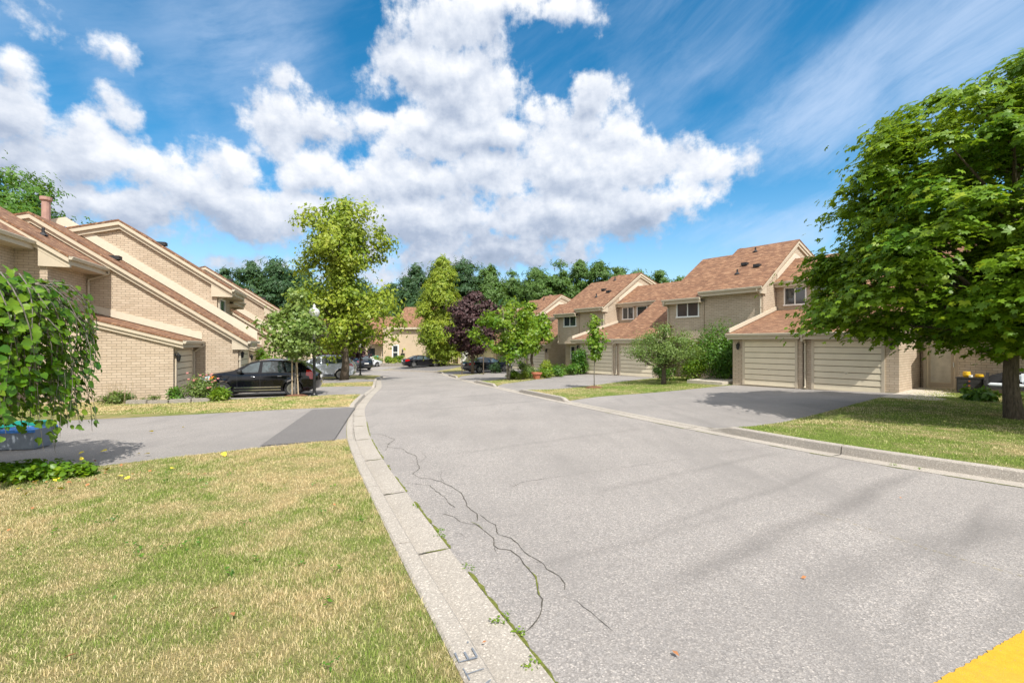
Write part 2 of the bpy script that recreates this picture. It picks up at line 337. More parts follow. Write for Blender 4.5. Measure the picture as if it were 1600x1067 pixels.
    leafmat('leaf_purple', (.028, .011, .013), (.070, .026, .030), (.15, .085, .075), .16, .55, .8)
    leafmat('leaf_dark', (.022, .070, .028), (.042, .115, .040), (.075, .150, .045), .25, .55, .16)
    leafmat('leaf_forest', (.045, .115, .022), (.085, .185, .035), (.15, .25, .05), .28, .55, .16)
    leafmat('leaf_olive', (.08, .15, .03), (.15, .24, .05), (.25, .33, .08), .3, .5, 1.0)
    leafmat('leaf_bush', (.03, .12, .012), (.08, .22, .018), (.18, .32, .03), .34, .45, .9)
    barkmat('bark_brown', (.055, .042, .030), (.16, .125, .09)); barkmat('bark_grey', (.10, .09, .075), (.26, .235, .20))
    grassmats()
    asphaltmat('road_asphalt', (.325, .303, .286), (.375, .338, .305), .36, .50, True)
    asphaltmat('drive_asphalt', (.305, .285, .270), (.35, .318, .29), .14, .55); asphaltmat('patch_asphalt', (.185, .175, .172), (.2, .185, .17), .16, .3)
    asphaltmat('kerb_concrete', (.425, .385, .335), (.46, .415, .36), .20, .35)
materials()

# ------------------------------------------------------------------ mesh helpers
def finish(me, mat, smooth):
    if mat:
        for m_ in (mat if isinstance(mat, (list, tuple)) else [mat]): me.materials.append(MAT[m_])
    if smooth: me.polygons.foreach_set('use_smooth', [True]*len(me.polygons))
class MB:
    def __init__(self): self.v = []; self.f = []; self.mi = []
    def add(self, vs, fs, mi=0):
        o = len(self.v); self.v += [tuple(p) for p in vs]; self.f += [tuple(i+o for i in f) for f in fs]; self.mi += [mi]*len(fs); return self
    def box(self, x0, x1, y0, y1, z0, z1, mi=0):
        return self.add([(x0,y0,z0),(x1,y0,z0),(x1,y1,z0),(x0,y1,z0),(x0,y0,z1),(x1,y0,z1),(x1,y1,z1),(x0,y1,z1)],
                        [(0,3,2,1),(4,5,6,7),(0,1,5,4),(1,2,6,5),(2,3,7,6),(3,0,4,7)], mi)
    def prism(self, prof, s0, s1, mi=0):
        """profile of (y, z) points swept along x"""
        n = len(prof); vs = [(s0, y, z) for y, z in prof]+[(s1, y, z) for y, z in prof]
        return self.add(vs, [tuple(range(n)), tuple(range(2*n-1, n-1, -1))]+[(i, i+n, (i+1) % n+n, (i+1) % n) for i in range(n)], mi)
    def plate(self, prof, z0, z1, mi=0):
        n = len(prof); vs = [(x, y, z0) for x, y in prof]+[(x, y, z1) for x, y in prof]
        return self.add(vs, [tuple(range(n-1, -1, -1)), tuple(range(n, 2*n))]+[(i, (i+1) % n, (i+1) % n+n, i+n) for i in range(n)], mi)
    def tube(self, pts, rad, n=8, mi=0, cap=True):
        pts = [Vector(p) for p in pts]; rad = rad if isinstance(rad, (list, tuple)) else [rad]*len(pts); vs = []; up = None
        for i, p in enumerate(pts):
            t = (pts[min(i+1, len(pts)-1)]-pts[max(i-1, 0)]).normalized()
            if up is None: up = t.orthogonal().normalized()
            up = (up-t*up.dot(t)); up = up.normalized() if up.length > 1e-5 else t.orthogonal().normalized()
            b = t.cross(up)
            for k in range(n):
                a = 2*math.pi*k/n; vs.append(p+(up*math.cos(a)+b*math.sin(a))*rad[i])
        fs = [(i*n+k, i*n+(k+1) % n, (i+1)*n+(k+1) % n, (i+1)*n+k) for i in range(len(pts)-1) for k in range(n)]
        if cap: fs += [tuple(range(n-1, -1, -1)), tuple(range((len(pts)-1)*n, len(pts)*n))]
        return self.add(vs, fs, mi)
    def lathe(self, prof, c=(0,0,0), n=16, mi=0, axis='z'):
        vs = []
        for r, z in prof:
            for k in range(n):
                a = 2*math.pi*k/n; p = (r*math.cos(a), r*math.sin(a), z)
                if axis == 'y': p = (p[0], p[2], p[1])
                vs.append((p[0]+c[0], p[1]+c[1], p[2]+c[2]))
        fs = [(i*n+k, i*n+(k+1) % n, (i+1)*n+(k+1) % n, (i+1)*n+k) for i in range(len(prof)-1) for k in range(n)]
        fs += [tuple(range(n-1, -1, -1)), tuple(range((len(prof)-1)*n, len(prof)*n))]
        return self.add(vs, fs, mi)
    def build(self, name, mat, parent=None, smooth=False, recalc=True, sgn=1, bevel=0, kind=None):
        me = bpy.data.meshes.new(name)
        me.from_pydata([(sgn*p[0], p[1], p[2]) for p in self.v], [], self.f)
        me.polygons.foreach_set('material_index', self.mi)
        if recalc:
            bm = bmesh.new(); bm.from_mesh(me); bmesh.ops.recalc_face_normals(bm, faces=bm.faces)
            if bevel: bmesh.ops.bevel(bm, geom=[e for e in bm.edges if e.is_manifold and e.calc_face_angle(0) > .6], offset=bevel, segments=2, affect='EDGES', clamp_overlap=True)
            bm.to_mesh(me); bm.free()
        finish(me, mat, smooth)
        o = bpy.data.objects.new(name, me); COL.objects.link(o)
        if parent: o.parent = parent
        if kind: o['kind'] = kind
        return o
def tag(o, label=None, cat=None, group=None, kind=None):
    for k, v in (('label', label), ('category', cat), ('group', group), ('kind', kind)):
        if v: o[k] = v
    return o
def thing(name, label, cat, loc=(0,0,0), rz=0, group=None):
    o = bpy.data.objects.new(name, None); COL.objects.link(o); o.location = loc; o.rotation_euler = (0, 0, rz); o.empty_display_size = .3
    return tag(o, label, cat, group)
def npmesh(name, V, faces, mat, parent=None, kind=None, smooth=False, fcounts=None):
    """faces: (n,k) int array, or flat indices with fcounts"""
    me = bpy.data.meshes.new(name); me.vertices.add(len(V)); me.vertices.foreach_set('co', np.asarray(V, dtype=np.float32).ravel())
    if fcounts is None: fcounts = np.full(len(faces), faces.shape[1], dtype=np.int32)
    flat = np.asarray(faces, dtype=np.int32).ravel(); me.loops.add(len(flat)); me.loops.foreach_set('vertex_index', flat)
    me.polygons.add(len(fcounts)); st = np.concatenate([[0], np.cumsum(fcounts)[:-1]]).astype(np.int32); me.polygons.foreach_set('loop_start', st)
    me.update(calc_edges=True); finish(me, mat, smooth)
    o = bpy.data.objects.new(name, me); COL.objects.link(o)
    if parent: o.parent = parent
    if kind: o['kind'] = kind
    return o

# ------------------------------------------------------------------ lie of the land
def plane(x, y): return -.026*min(max(y, -10), 90)
def smooth01(t): t = max(0., min(1., t)); return t*t*(3-2*t)
def catmull(pts, step=.35):
    out = []; P = [Vector(p) for p in pts]; P = [P[0]*2-P[1]]+P+[P[-1]*2-P[-2]]
    for i in range(1, len(P)-2):
        n = max(1, int((P[i+1]-P[i]).length/step))
        for k in range(n):
            t = k/n; a, b, c, d = P[i-1:i+3]
            out.append(.5*((2*b)+(c-a)*t+(2*a-5*b+4*c-d)*t*t+(3*b-a-3*c+d)*t**3))
    out.append(P[-2]); return out
LEFT_EDGE = catmull([(3.6,-5),(1.75,-1.0),(.72,1.25),(.219,2.363),(-.553,3.996),(-1.946,7.06),(-3.0,9.6),(-3.85,12.0),(-4.5,13.9),(-5.05,15.86),(-6.1,20.3),(-7.0,24.4),(-8.16,28.4),(-9.2,32.2),(-9.65,34.9),(-10.0,36.3),(-11,37.3),(-13,37.6),(-20,36),(-40,30)])
RIGHT_EDGE = catmull([(15,-5),(11,.3),(8.5,3.2),(6.58,5.85),(5.38,7.65),(4.41,9.7),(3.4,12.1),(1.45,17.1),(.42,19.9),(-1.5,25.2),(-3.46,30.8),(-5.2,36.5),(-7.2,43.6),(-9.2,46.6),(-15,51.4),(-24,54.5),(-50,53)])
def near_on(line, x, y):
    best = None
    for i in range(len(line)-1):
        a, b = line[i], line[i+1]; ax, ay = a.x, a.y; dx, dy = b.x-ax, b.y-ay
        L2 = dx*dx+dy*dy
        if L2 < 1e-9: continue
        t = max(0, min(1, ((x-ax)*dx+(y-ay)*dy)/L2)); qx, qy = ax+dx*t, ay+dy*t
        d = (x-qx)**2+(y-qy)**2
        if best is None or d < best[0]: best = (d, qx, qy, (x-ax)*dy-(y-ay)*dx, i)
    return math.sqrt(best[0])*(1 if best[3] > 0 else -1), best[1], best[2]   # positive = right of the line
LDROP = [(8.9,14.5),(19.0,23.9),(27.9,30.8)]; RDROP = [(9.9,16.7),(20.9,24.7),(28.4,34.3),(38.2,42.8)]
def kheight(y, drops, top, x=0):
    h = top
    for a, b in drops:
        h = min(h, top-(top-.025)*smooth01((y-a+.25)/.6)*smooth01((b+.25-y)/.6))
    if x < -14: h = .03
    return h
SLAB_R = [(-10,-.12),(4,-.20),(8,-.33),(21,-.50),(36,-.9),(60,-1.2)]
def interp(tab, v):
    for (a, za), (b, zb) in zip(tab, tab[1:]):
        if v <= b: return za+(zb-za)*max(0, min(1, (v-a)/(b-a)))
    return tab[-1][1]
# row frames: right hand row and left hand row of houses
RS = Vector((-.612, .791)).normalized(); RB = Vector((RS.y, -RS.x))
LS = Vector((-.355, .935)).normalized(); LB = Vector((-LS.y, LS.x))
KB = .47
def zleft(x, y):
    d, qx, qy = near_on(LEFT_EDGE, x, y); d = -d-KB
    return plane(x, y)+(kheight(qy, LDROP, .10, qx))*(1-smooth01(d/7))-.05*smooth01(d/9)
def zright(x, y):
    d, qx, qy = near_on(RIGHT_EDGE, x, y); d = d-KB
    s = RS.x*x+RS.y*y; a = plane(x, y)+kheight(qy, RDROP, .13, qx)
    return a+(interp(SLAB_R, s)-.012-a)*smooth01(d/9.0)
def densify(poly, m=.7):
    out = []
    for i, p in enumerate(poly):
        a, b = Vector(p), Vector(poly[(i+1) % len(poly)]); k = max(1, int((b-a).length/m)) if (b-a).length < 25 else 1
        out += [tuple(a.lerp(b, j/k)) for j in range(k)]
    return out
def pip(P, x, y):
    c = False; j = len(P)-1
    for i in range(len(P)):
        if (P[i][1] > y) != (P[j][1] > y) and x < (P[j][0]-P[i][0])*(y-P[i][1])/(P[j][1]-P[i][1])+P[i][0]: c = not c
        j = i
    return c
def sheet(name, poly, zf, mat, step=.8, kind='structure', dz=0., parent=None, holes=()):
    poly = [Vector(p) for p in poly]; n = len(poly); x0 = min(p.x for p in poly); x1 = max(p.x for p in poly); y0 = min(p.y for p in poly); y1 = max(p.y for p in poly)
    pts = list(poly); gx = x0+step*.37
    px = np.array([p.x for p in poly]); py = np.array([p.y for p in poly]); qx = np.roll(px, -1); qy = np.roll(py, -1)
    while gx < x1:
        gy = y0+step*.41
        while gy < y1:
            c = ((py > gy) != (qy > gy)) & (gx < (qx-px)*(gy-py)/np.where(qy == py, 1e-9, qy-py)+px)
            if c.sum() % 2:
                dx, dy = qx-px, qy-py; t = np.clip(((gx-px)*dx+(gy-py)*dy)/(dx*dx+dy*dy+1e-9), 0, 1)
                if np.min(np.hypot(px+dx*t-gx, py+dy*t-gy)) > step*.3: pts.append(Vector((gx, gy)))
            gy += step
        gx += step
    ed = [(i, (i+1) % n) for i in range(n)]
    for H in holes:
        b = len(pts); pts += [Vector(p) for p in H]; ed += [(b+i, b+(i+1) % len(H)) for i in range(len(H))]
    r = delaunay_2d_cdt(pts, ed, [], 1, 1e-5); fs = []
    for f in r[2]:
        cx = sum(r[0][i].x for i in f)/len(f); cy = sum(r[0][i].y for i in f)/len(f)
        if holes and (not pip(poly, cx, cy) or any(pip(H, cx, cy) for H in holes)): continue
        fs.append(tuple(f))
    me = bpy.data.meshes.new(name); me.from_pydata([(v.x, v.y, zf(v.x, v.y)+dz) for v in r[0]], [], fs)
    me.validate(); me.update()
    if len(me.polygons) and me.polygons[0].normal.z < 0: me.flip_normals()
    finish(me, mat, True); o = bpy.data.objects.new(name, me); COL.objects.link(o)
    if parent: o.parent = parent
    if kind: o['kind'] = kind
    return o
def offs(line, d):
    out = []
    for i, p in enumerate(line):
        t = (line[min(i+1, len(line)-1)]-line[max(i-1, 0)]).normalized(); out.append(p+Vector((t.y, -t.x))*d)   # d>0 right
    return out
def clean(line, lim=.05):
    out = [line[0]]
    for p in line[1:]:
        if (p-out[-1]).length > lim: out.append(p)
    return out
def thin(line, k): return [p for i, p in enumerate(line) if i % k == 0 or i == len(line)-1]

# wide ground to the horizon
me = bpy.data.meshes.new('ground'); gx = [-900,-400,-200,-120,-80,-50,-30,-15,0,15,30,50,80,120,200,400,900]; gy = [-300,-120,-50,-20,0,20,40,60,80,100,130,200,400,900]
me.from_pydata([(x, y, plane(x, y)-.75) for y in gy for x in gx], [], [(j*len(gx)+i, j*len(gx)+i+1, (j+1)*len(gx)+i+1, (j+1)*len(gx)+i) for j in range(len(gy)-1) for i in range(len(gx)-1)])
finish(me, 'lawn_soil', True); g = bpy.data.objects.new('ground', me); COL.objects.link(g); g['kind'] = 'structure'
# road
el = thin(clean(offs(LEFT_EDGE, -.04)), 2); er = thin(clean(offs(RIGHT_EDGE, .04)), 2)
sheet('road', [tuple(p) for p in el]+[tuple(p) for p in reversed(er)], plane, 'road_asphalt', 2.0)
# lots: one lawn sheet each side
bl = thin(clean(offs(LEFT_EDGE, -KB+.02)), 2); br_ = thin(clean(offs(RIGHT_EDGE, KB-.02)), 2)
LAWN_W = ([tuple(p) for p in bl]+[(-60,20),(-60,-8),(3,-8)],)
LAWN_E = ([tuple(p) for p in br_]+[(-50,95),(-25,100),(45,100),(60,60),(60,-8),(17,-8)],)

def kerb(name, line, drops, top, side, zf):
    mb = MB(); line = clean(line); acc = 0; seg = []; gaps = []
    def flush(seg):
        if len(seg) < 2: return
        rings = []
        for (p, t) in seg:
            nrm = Vector((t.y, -t.x))*side; h = kheight(p.y, drops, top, p.x); z = plane(p.x, p.y)
            pr = [(0, -.08), (0, .008), (.27, .0), (.30, .004), (.325, h-.015), (.34, h), (.455, h+.004), (KB, h-.01), (KB, -.12)]
            rings.append([(p.x+nrm.x*o, p.y+nrm.y*o, z+zz) for o, zz in pr])
        k = len(rings[0]); vs = [q for r in rings for q in r]
        fs = [(i*k+j, i*k+j+1, (i+1)*k+j+1, (i+1)*k+j) for i in range(len(rings)-1) for j in range(k-1)]
        fs += [tuple(range(k)), tuple(range((len(rings)-1)*k, len(rings)*k))]
        mb.add(vs, fs)
    for i, p in enumerate(line):
        t = (line[min(i+1, len(line)-1)]-line[max(i-1, 0)]).normalized()
        seg.append((p, t))
        if i and (p-line[i-1]).length: acc += (p-line[i-1]).length
        if acc > (1.75 if name == 'kerb_west' else 3.1):
            acc = 0; flush(seg); gaps.append((p, t)); seg = [(p+t*.02, t)]
    flush(seg); o = mb.build(name, 'kerb_concrete', kind='structure'); return gaps
gapsL = kerb('kerb_west', LEFT_EDGE, LDROP, .125, -1, zleft)
gapsR = kerb('kerb_east', RIGHT_EDGE, RDROP, .15, 1, zright)
mb = MB()
for line, side in ((LEFT_EDGE, -1), (RIGHT_EDGE, 1)):
    a = clean(offs(line, side*.03)); b = clean(offs(line, side*(KB-.03)))
    n = min(len(a), len(b)); vs = []
    for i in range(n): vs += [(a[i].x, a[i].y, plane(*a[i])-.03), (b[i].x, b[i].y, plane(*b[i])-.03)]
    mb.add(vs, [(2*i, 2*i+1, 2*i+3, 2*i+2) for i in range(n-1)])
mb.build('kerb_bed', 'crack_dark', kind='structure', recalc=False)

# driveways (s ranges in the row frames)
def Lp(s, c): v = LS*s+(-LB)*c; return (v.x, v.y)       # c grows towards the road
def Rp(s, c): v = RS*s+RB*c; return (v.x, v.y)
def kerb_back(line, y0, y1, side):
    return [tuple(p) for p in offs(line, side*(KB-.01)) if y0 <= p.y <= y1 and p.x > -14]
DRIVES = []
def drive(name, poly, zf, mat='drive_asphalt', dz=-.004):
    poly = densify([tuple(p) for p in poly]); DRIVES.append(poly); return sheet(name, poly, zf, mat, .7, dz=dz)
kb = kerb_back(LEFT_EDGE, 8.75, 14.75, -1)
d1 = kb+[(-11.5,12.46),Lp(15.6,-16),Lp(15.2,-26),(-22,-2),(-12.3,4.2),(-8.2,6.2),(-6.2,6.9),(-4.6,7.9)]
drive('driveway_first_west', d1, zleft)
kb = kerb_back(LEFT_EDGE, 18.9, 24.0, -1)
drive('driveway_second_west', kb+[Lp(27.3,-4.2),Lp(24.1,-4.3),Lp(24.05,-6.2),Lp(21.2,-6.2),Lp(20.6,-9)], zleft)
kb = kerb_back(LEFT_EDGE, 27.8, 30.9, -1)
drive('driveway_third_west', kb+[Lp(38.6,-3.3),Lp(32.5,-5.2),Lp(30.6,-2)], zleft)
kb = kerb_back(RIGHT_EDGE, 9.75, 16.85, 1)
drive('driveway_first_east', kb[::-1]+[Rp(4.86,22.98),Rp(11.4,22.98)], zright)
kb = kerb_back(RIGHT_EDGE, 20.8, 24.8, 1)
drive('driveway_second_east', kb[::-1]+[Rp(17.2,25.28),Rp(24.3,25.28),Rp(23.6,22)], zright)
kb = kerb_back(RIGHT_EDGE, 28.3, 34.5, 1)
drive('driveway_third_east', kb[::-1]+[Rp(30,27),Rp(32.4,29.48),Rp(39.0,29.48)], zright)
kb = kerb_back(RIGHT_EDGE, 38.0, 43.0, 1)
drive('driveway_fourth_east', kb[::-1]+[(-.5,44),(-1.5,51)], zright)
drive('driveway_far', [(-14.6,52.4),(-7.7,46.6),(-5.6,58.2),(-9,61),(-14,60)], zright, 'patch_asphalt')
drive('parking_court', [(-50,54.2),(-24,55.7),(-15,52.8),(-13.8,60),(-20,66),(-50,66)], zright)
nW = 3
sheet('lawn_west', LAWN_W[0], zleft, 'lawn_soil', 1.0, holes=DRIVES[:nW])
sheet('lawn_east', LAWN_E[0], zright, 'lawn_soil', 1.2, holes=DRIVES[nW:])
# darker asphalt patch where the first west drive meets the kerb
sheet('asphalt_patch', [(-3.5,8.95),(-4.95,14.35),(-6.1,13.9),(-4.6,8.3)], zleft, 'patch_asphalt', .7, dz=.018)

# ------------------------------------------------------------------ cracks, paint, moss
def g2w(px, py, z=None):
    """photo pixel to a point of the road plane"""
    Y = EYE*F/(py-HZ-.026*F); return ((px-800)/F*Y, Y)
def strip(mb, pts, w, dz, jit=.0, zf=plane):
    P = [Vector(p) for p in pts]; Q = []
    for a, b in zip(P, P[1:]):
        n = max(1, int((b-a).length/.06))
        for k in range(n): Q.append(a.lerp(b, k/n)+Vector((random.uniform(-1, 1), random.uniform(-1, 1)))*jit)
    Q.append(P[-1]); vs = []
    for i, p in enumerate(Q):
        t = (Q[min(i+1, len(Q)-1)]-Q[max(i-1, 0)]).normalized(); nn = Vector((t.y, -t.x)); ww = w*random.uniform(.25, 1.0)*(.3 if i in (0, len(Q)-1) else 1)
        for s_ in (-.5, .5): q = p+nn*ww*s_; vs.append((q.x, q.y, zf(q.x, q.y)+dz))
    mb.add(vs, [(2*i, 2*i+1, 2*i+3, 2*i+2) for i in range(len(Q)-1)])
def c3(l): return [g2w(520+x/4.103, 600+y/4.103) for x, y in l]
def c4(l): return [g2w(600+x/4.32, 820+y/4.32) for x, y in l]
mb = MB()
strip(mb, c3([(230,315),(320,325),(370,345),(400,355),(355,385),(350,405),(450,415),(470,435),(535,460),(540,490),(555,540),(515,575),(570,605),(620,605),(690,625),(760,655),(830,705),(860,780),(920,830),(925,880)]), .014, .004, .008)
strip(mb, c3([(440,632),(540,640),(620,650),(665,690),(720,725),(745,765),(785,795)]), .010, .004, .008)
strip(mb, c4([(380,-80),(470,-55),(520,-20),(625,0),(690,45),(740,90),(745,140),(770,160),(850,170),(910,215),(940,260),(1000,320),(1030,370),(1040,460),(1070,500),(1055,600),(1000,680),(960,720)]), .012, .004, .006)
strip(mb, c4([(640,-70),(700,-30),(750,0),(770,65),(860,90),(910,130),(940,180),(1000,220),(1080,260),(1100,300),(1190,345),(1220,400),(1218,440)]), .011, .004, .006)
strip(mb, c4([(1215,485),(1300,515),(1400,590),(1480,660),(1550,720)]), .006, .004, .005)
strip(mb, c3([(290,395),(340,380),(370,390)]), .012, .0045, .01); strip(mb, c3([(330,430),(352,408)]), .012, .0046, .01)
strip(mb, c3([(1130,640),(1145,660),(1230,625),(1480,590)]), .008, .004, .006)
for a_, b_, c_ in ((( 560,430),(600,470),(560,500)), ((640,690),(700,690),(760,700)), ((700,560),(690,600),(720,640))): strip(mb, c3([a_, b_, c_]), .006, .004, .012)
for q in ([(745,140),(760,200),(755,230)],[(910,215),(900,250),(850,270)],[(1080,260),(1050,250),(1010,262)],[(470,435-380),(520,60),(560,90)]): strip(mb, c4(q), .005, .004, .008)
for a_, b_ in (((640,650),(905,634)), ((690,612),(840,608)), ((920,668),(1010,662)), ((900,740),(1080,716)), ((1130,706),(1300,688)), ((655,600),(760,604)), ((820,700),(870,697))):
    n_ = 7; P_ = [g2w(a_[0]+(b_[0]-a_[0])*k/n_, a_[1]+(b_[1]-a_[1])*k/n_+random.uniform(-1.2, 1.2)) for k in range(n_+1)]
    strip(mb, P_, .006, .004, .012)
mb.build('road_cracks', 'crack_dark', kind='structure', recalc=False)
mb2 = MB()
mb = MB()
strip(mb, c4([(1000,320),(1020,350),(1040,460),(1050,480)]), .02, .0052, .006); strip(mb, c4([(960,275),(985,300)]), .018, .0052, .006)
strip(mb, c3([(885,885),(930,905),(960,930)]), .02, .0052, .006)
edge = [p for p in offs(LEFT_EDGE, .012) if 1.8 < p.y < 12]
for i in range(0, len(edge)-1): 
    if random.random() < .8: strip(mb, [tuple(edge[i]), tuple(edge[i+1])], .05, .006, .012)
edge = [p for p in offs(RIGHT_EDGE, -.01) if 5 < p.y < 16]
for i in range(0, len(edge)-1):
    if random.random() < .35: strip(mb, [tuple(edge[i]), tuple(edge[i+1])], .04, .006, .01)
for p, t in gapsL:
    if p.y < 13: nn = Vector((-t.y, t.x)); strip(mb, [tuple(p+nn*random.uniform(0, .15)), tuple(p+nn*random.uniform(.2, .28))], .03, .009, .006)
for p, t in gapsL+gapsR:
    if 1.5 < p.y < 30:
        nn = Vector((-t.y, t.x))*(1 if (p, t) in gapsL else -1); strip(mb2, [tuple(p+t*.01+nn*.01), tuple(p+t*.01+nn*.30)], .034, .0085, .002)
for line, sd_ in ((LEFT_EDGE, -1), (RIGHT_EDGE, 1)):
    e_ = [p for p in clean(offs(line, sd_*.302)) if .5 < p.y < 34]
    for i in range(len(e_)-1):
        if random.random() < .9: strip(mb2, [tuple(e_[i]), tuple(e_[i+1])], random.uniform(.008, .02), .0075, .003)  # thin dark line along the foot of the kerb face
mb2.build('kerb_dark_lines', 'crack_dark', kind='structure', recalc=False)
mb.build('moss_in_the_joints', 'moss', kind='stuff', recalc=False)
# yellow paint in the near corner, a faded lane line, sprayed letters on the kerb
a, b_ = g2w(1460, 1067), g2w(1600, 985)
dx, dy = b_[0]-a[0], b_[1]-a[1]
mb = MB(); P = []
for k in range(-60, 150): P.append((a[0]+dx*k*.02+random.uniform(-.006, .006), a[1]+dy*k*.02+random.uniform(-.006, .006)))
mb.add([(x, y, plane(x, y)+.005) for x, y in P]+[(x+.55, y-1.1, plane(x, y-1.1)+.005) for x, y in P], [(i, i+len(P), i+1+len(P), i+1) for i in range(len(P)-1)])
mb.build('yellow_road_marking', 'yellow_paint', kind='structure')
m, N, b = newmat('faded_yellow'); b.inputs['Base Color'].default_value = (.42, .35, .19, 1); b.inputs['Roughness'].default_value = .9
gp = N.new('ShaderNodeNewGeometry').outputs['Position']; N.l.new(N.math('MULTIPLY', N.mapr(N.noise(gp, 40, 4, .7), .48, .6), .45), b.inputs['Alpha'])
mb = MB(); strip(mb, [g2w(1255, 795), g2w(1345, 822), g2w(1450, 858), g2w(1560, 890), g2w(1640, 912)], .05, .0045, .004)
mb.build('faded_lane_line', 'faded_yellow', kind='structure', recalc=False)
def kerb_letters():
    base = [p for p in LEFT_EDGE if 1.5 < p.y < 4]; p0 = Vector(g2w(727, 1067, 0)); 
    # frame on the kerb top: along = reading direction (away), up = to the left
    i = min(range(len(LEFT_EDGE)-1), key=lambda k: abs(LEFT_EDGE[k].y-2.45)); t = (LEFT_EDGE[i+1]-LEFT_EDGE[i]).normalized(); left = Vector((-t.y, t.x))
    q = LEFT_EDGE[i]+left*.352
    L = {'A': [[(0,0),(.5,1),(1,0)], [(.2,.38),(.8,.38)]], 'T': [[(0,1),(1,1)], [(.5,1),(.5,0)]], 'E': [[(0,0),(0,1)], [(0,1),(.85,1)], [(0,.5),(.7,.5)], [(0,0),(.85,0)]], '.': [[(0,0),(.12,.03)]]}
    mb = MB()
    for ch, off in (('A', -.10), ('T', .035), ('E', .18), ('.', .31)):
        for st in L[ch]:
            pts = [q+t*(off+a*.095)+left*(b*.095+.006) for a, b in st]
            strip(mb, [tuple(p) for p in pts], .046, .1325, .004, plane)
    return tag(mb.build('sprayed_letters', 'grey_spray', recalc=False), kind='structure')
kerb_letters()

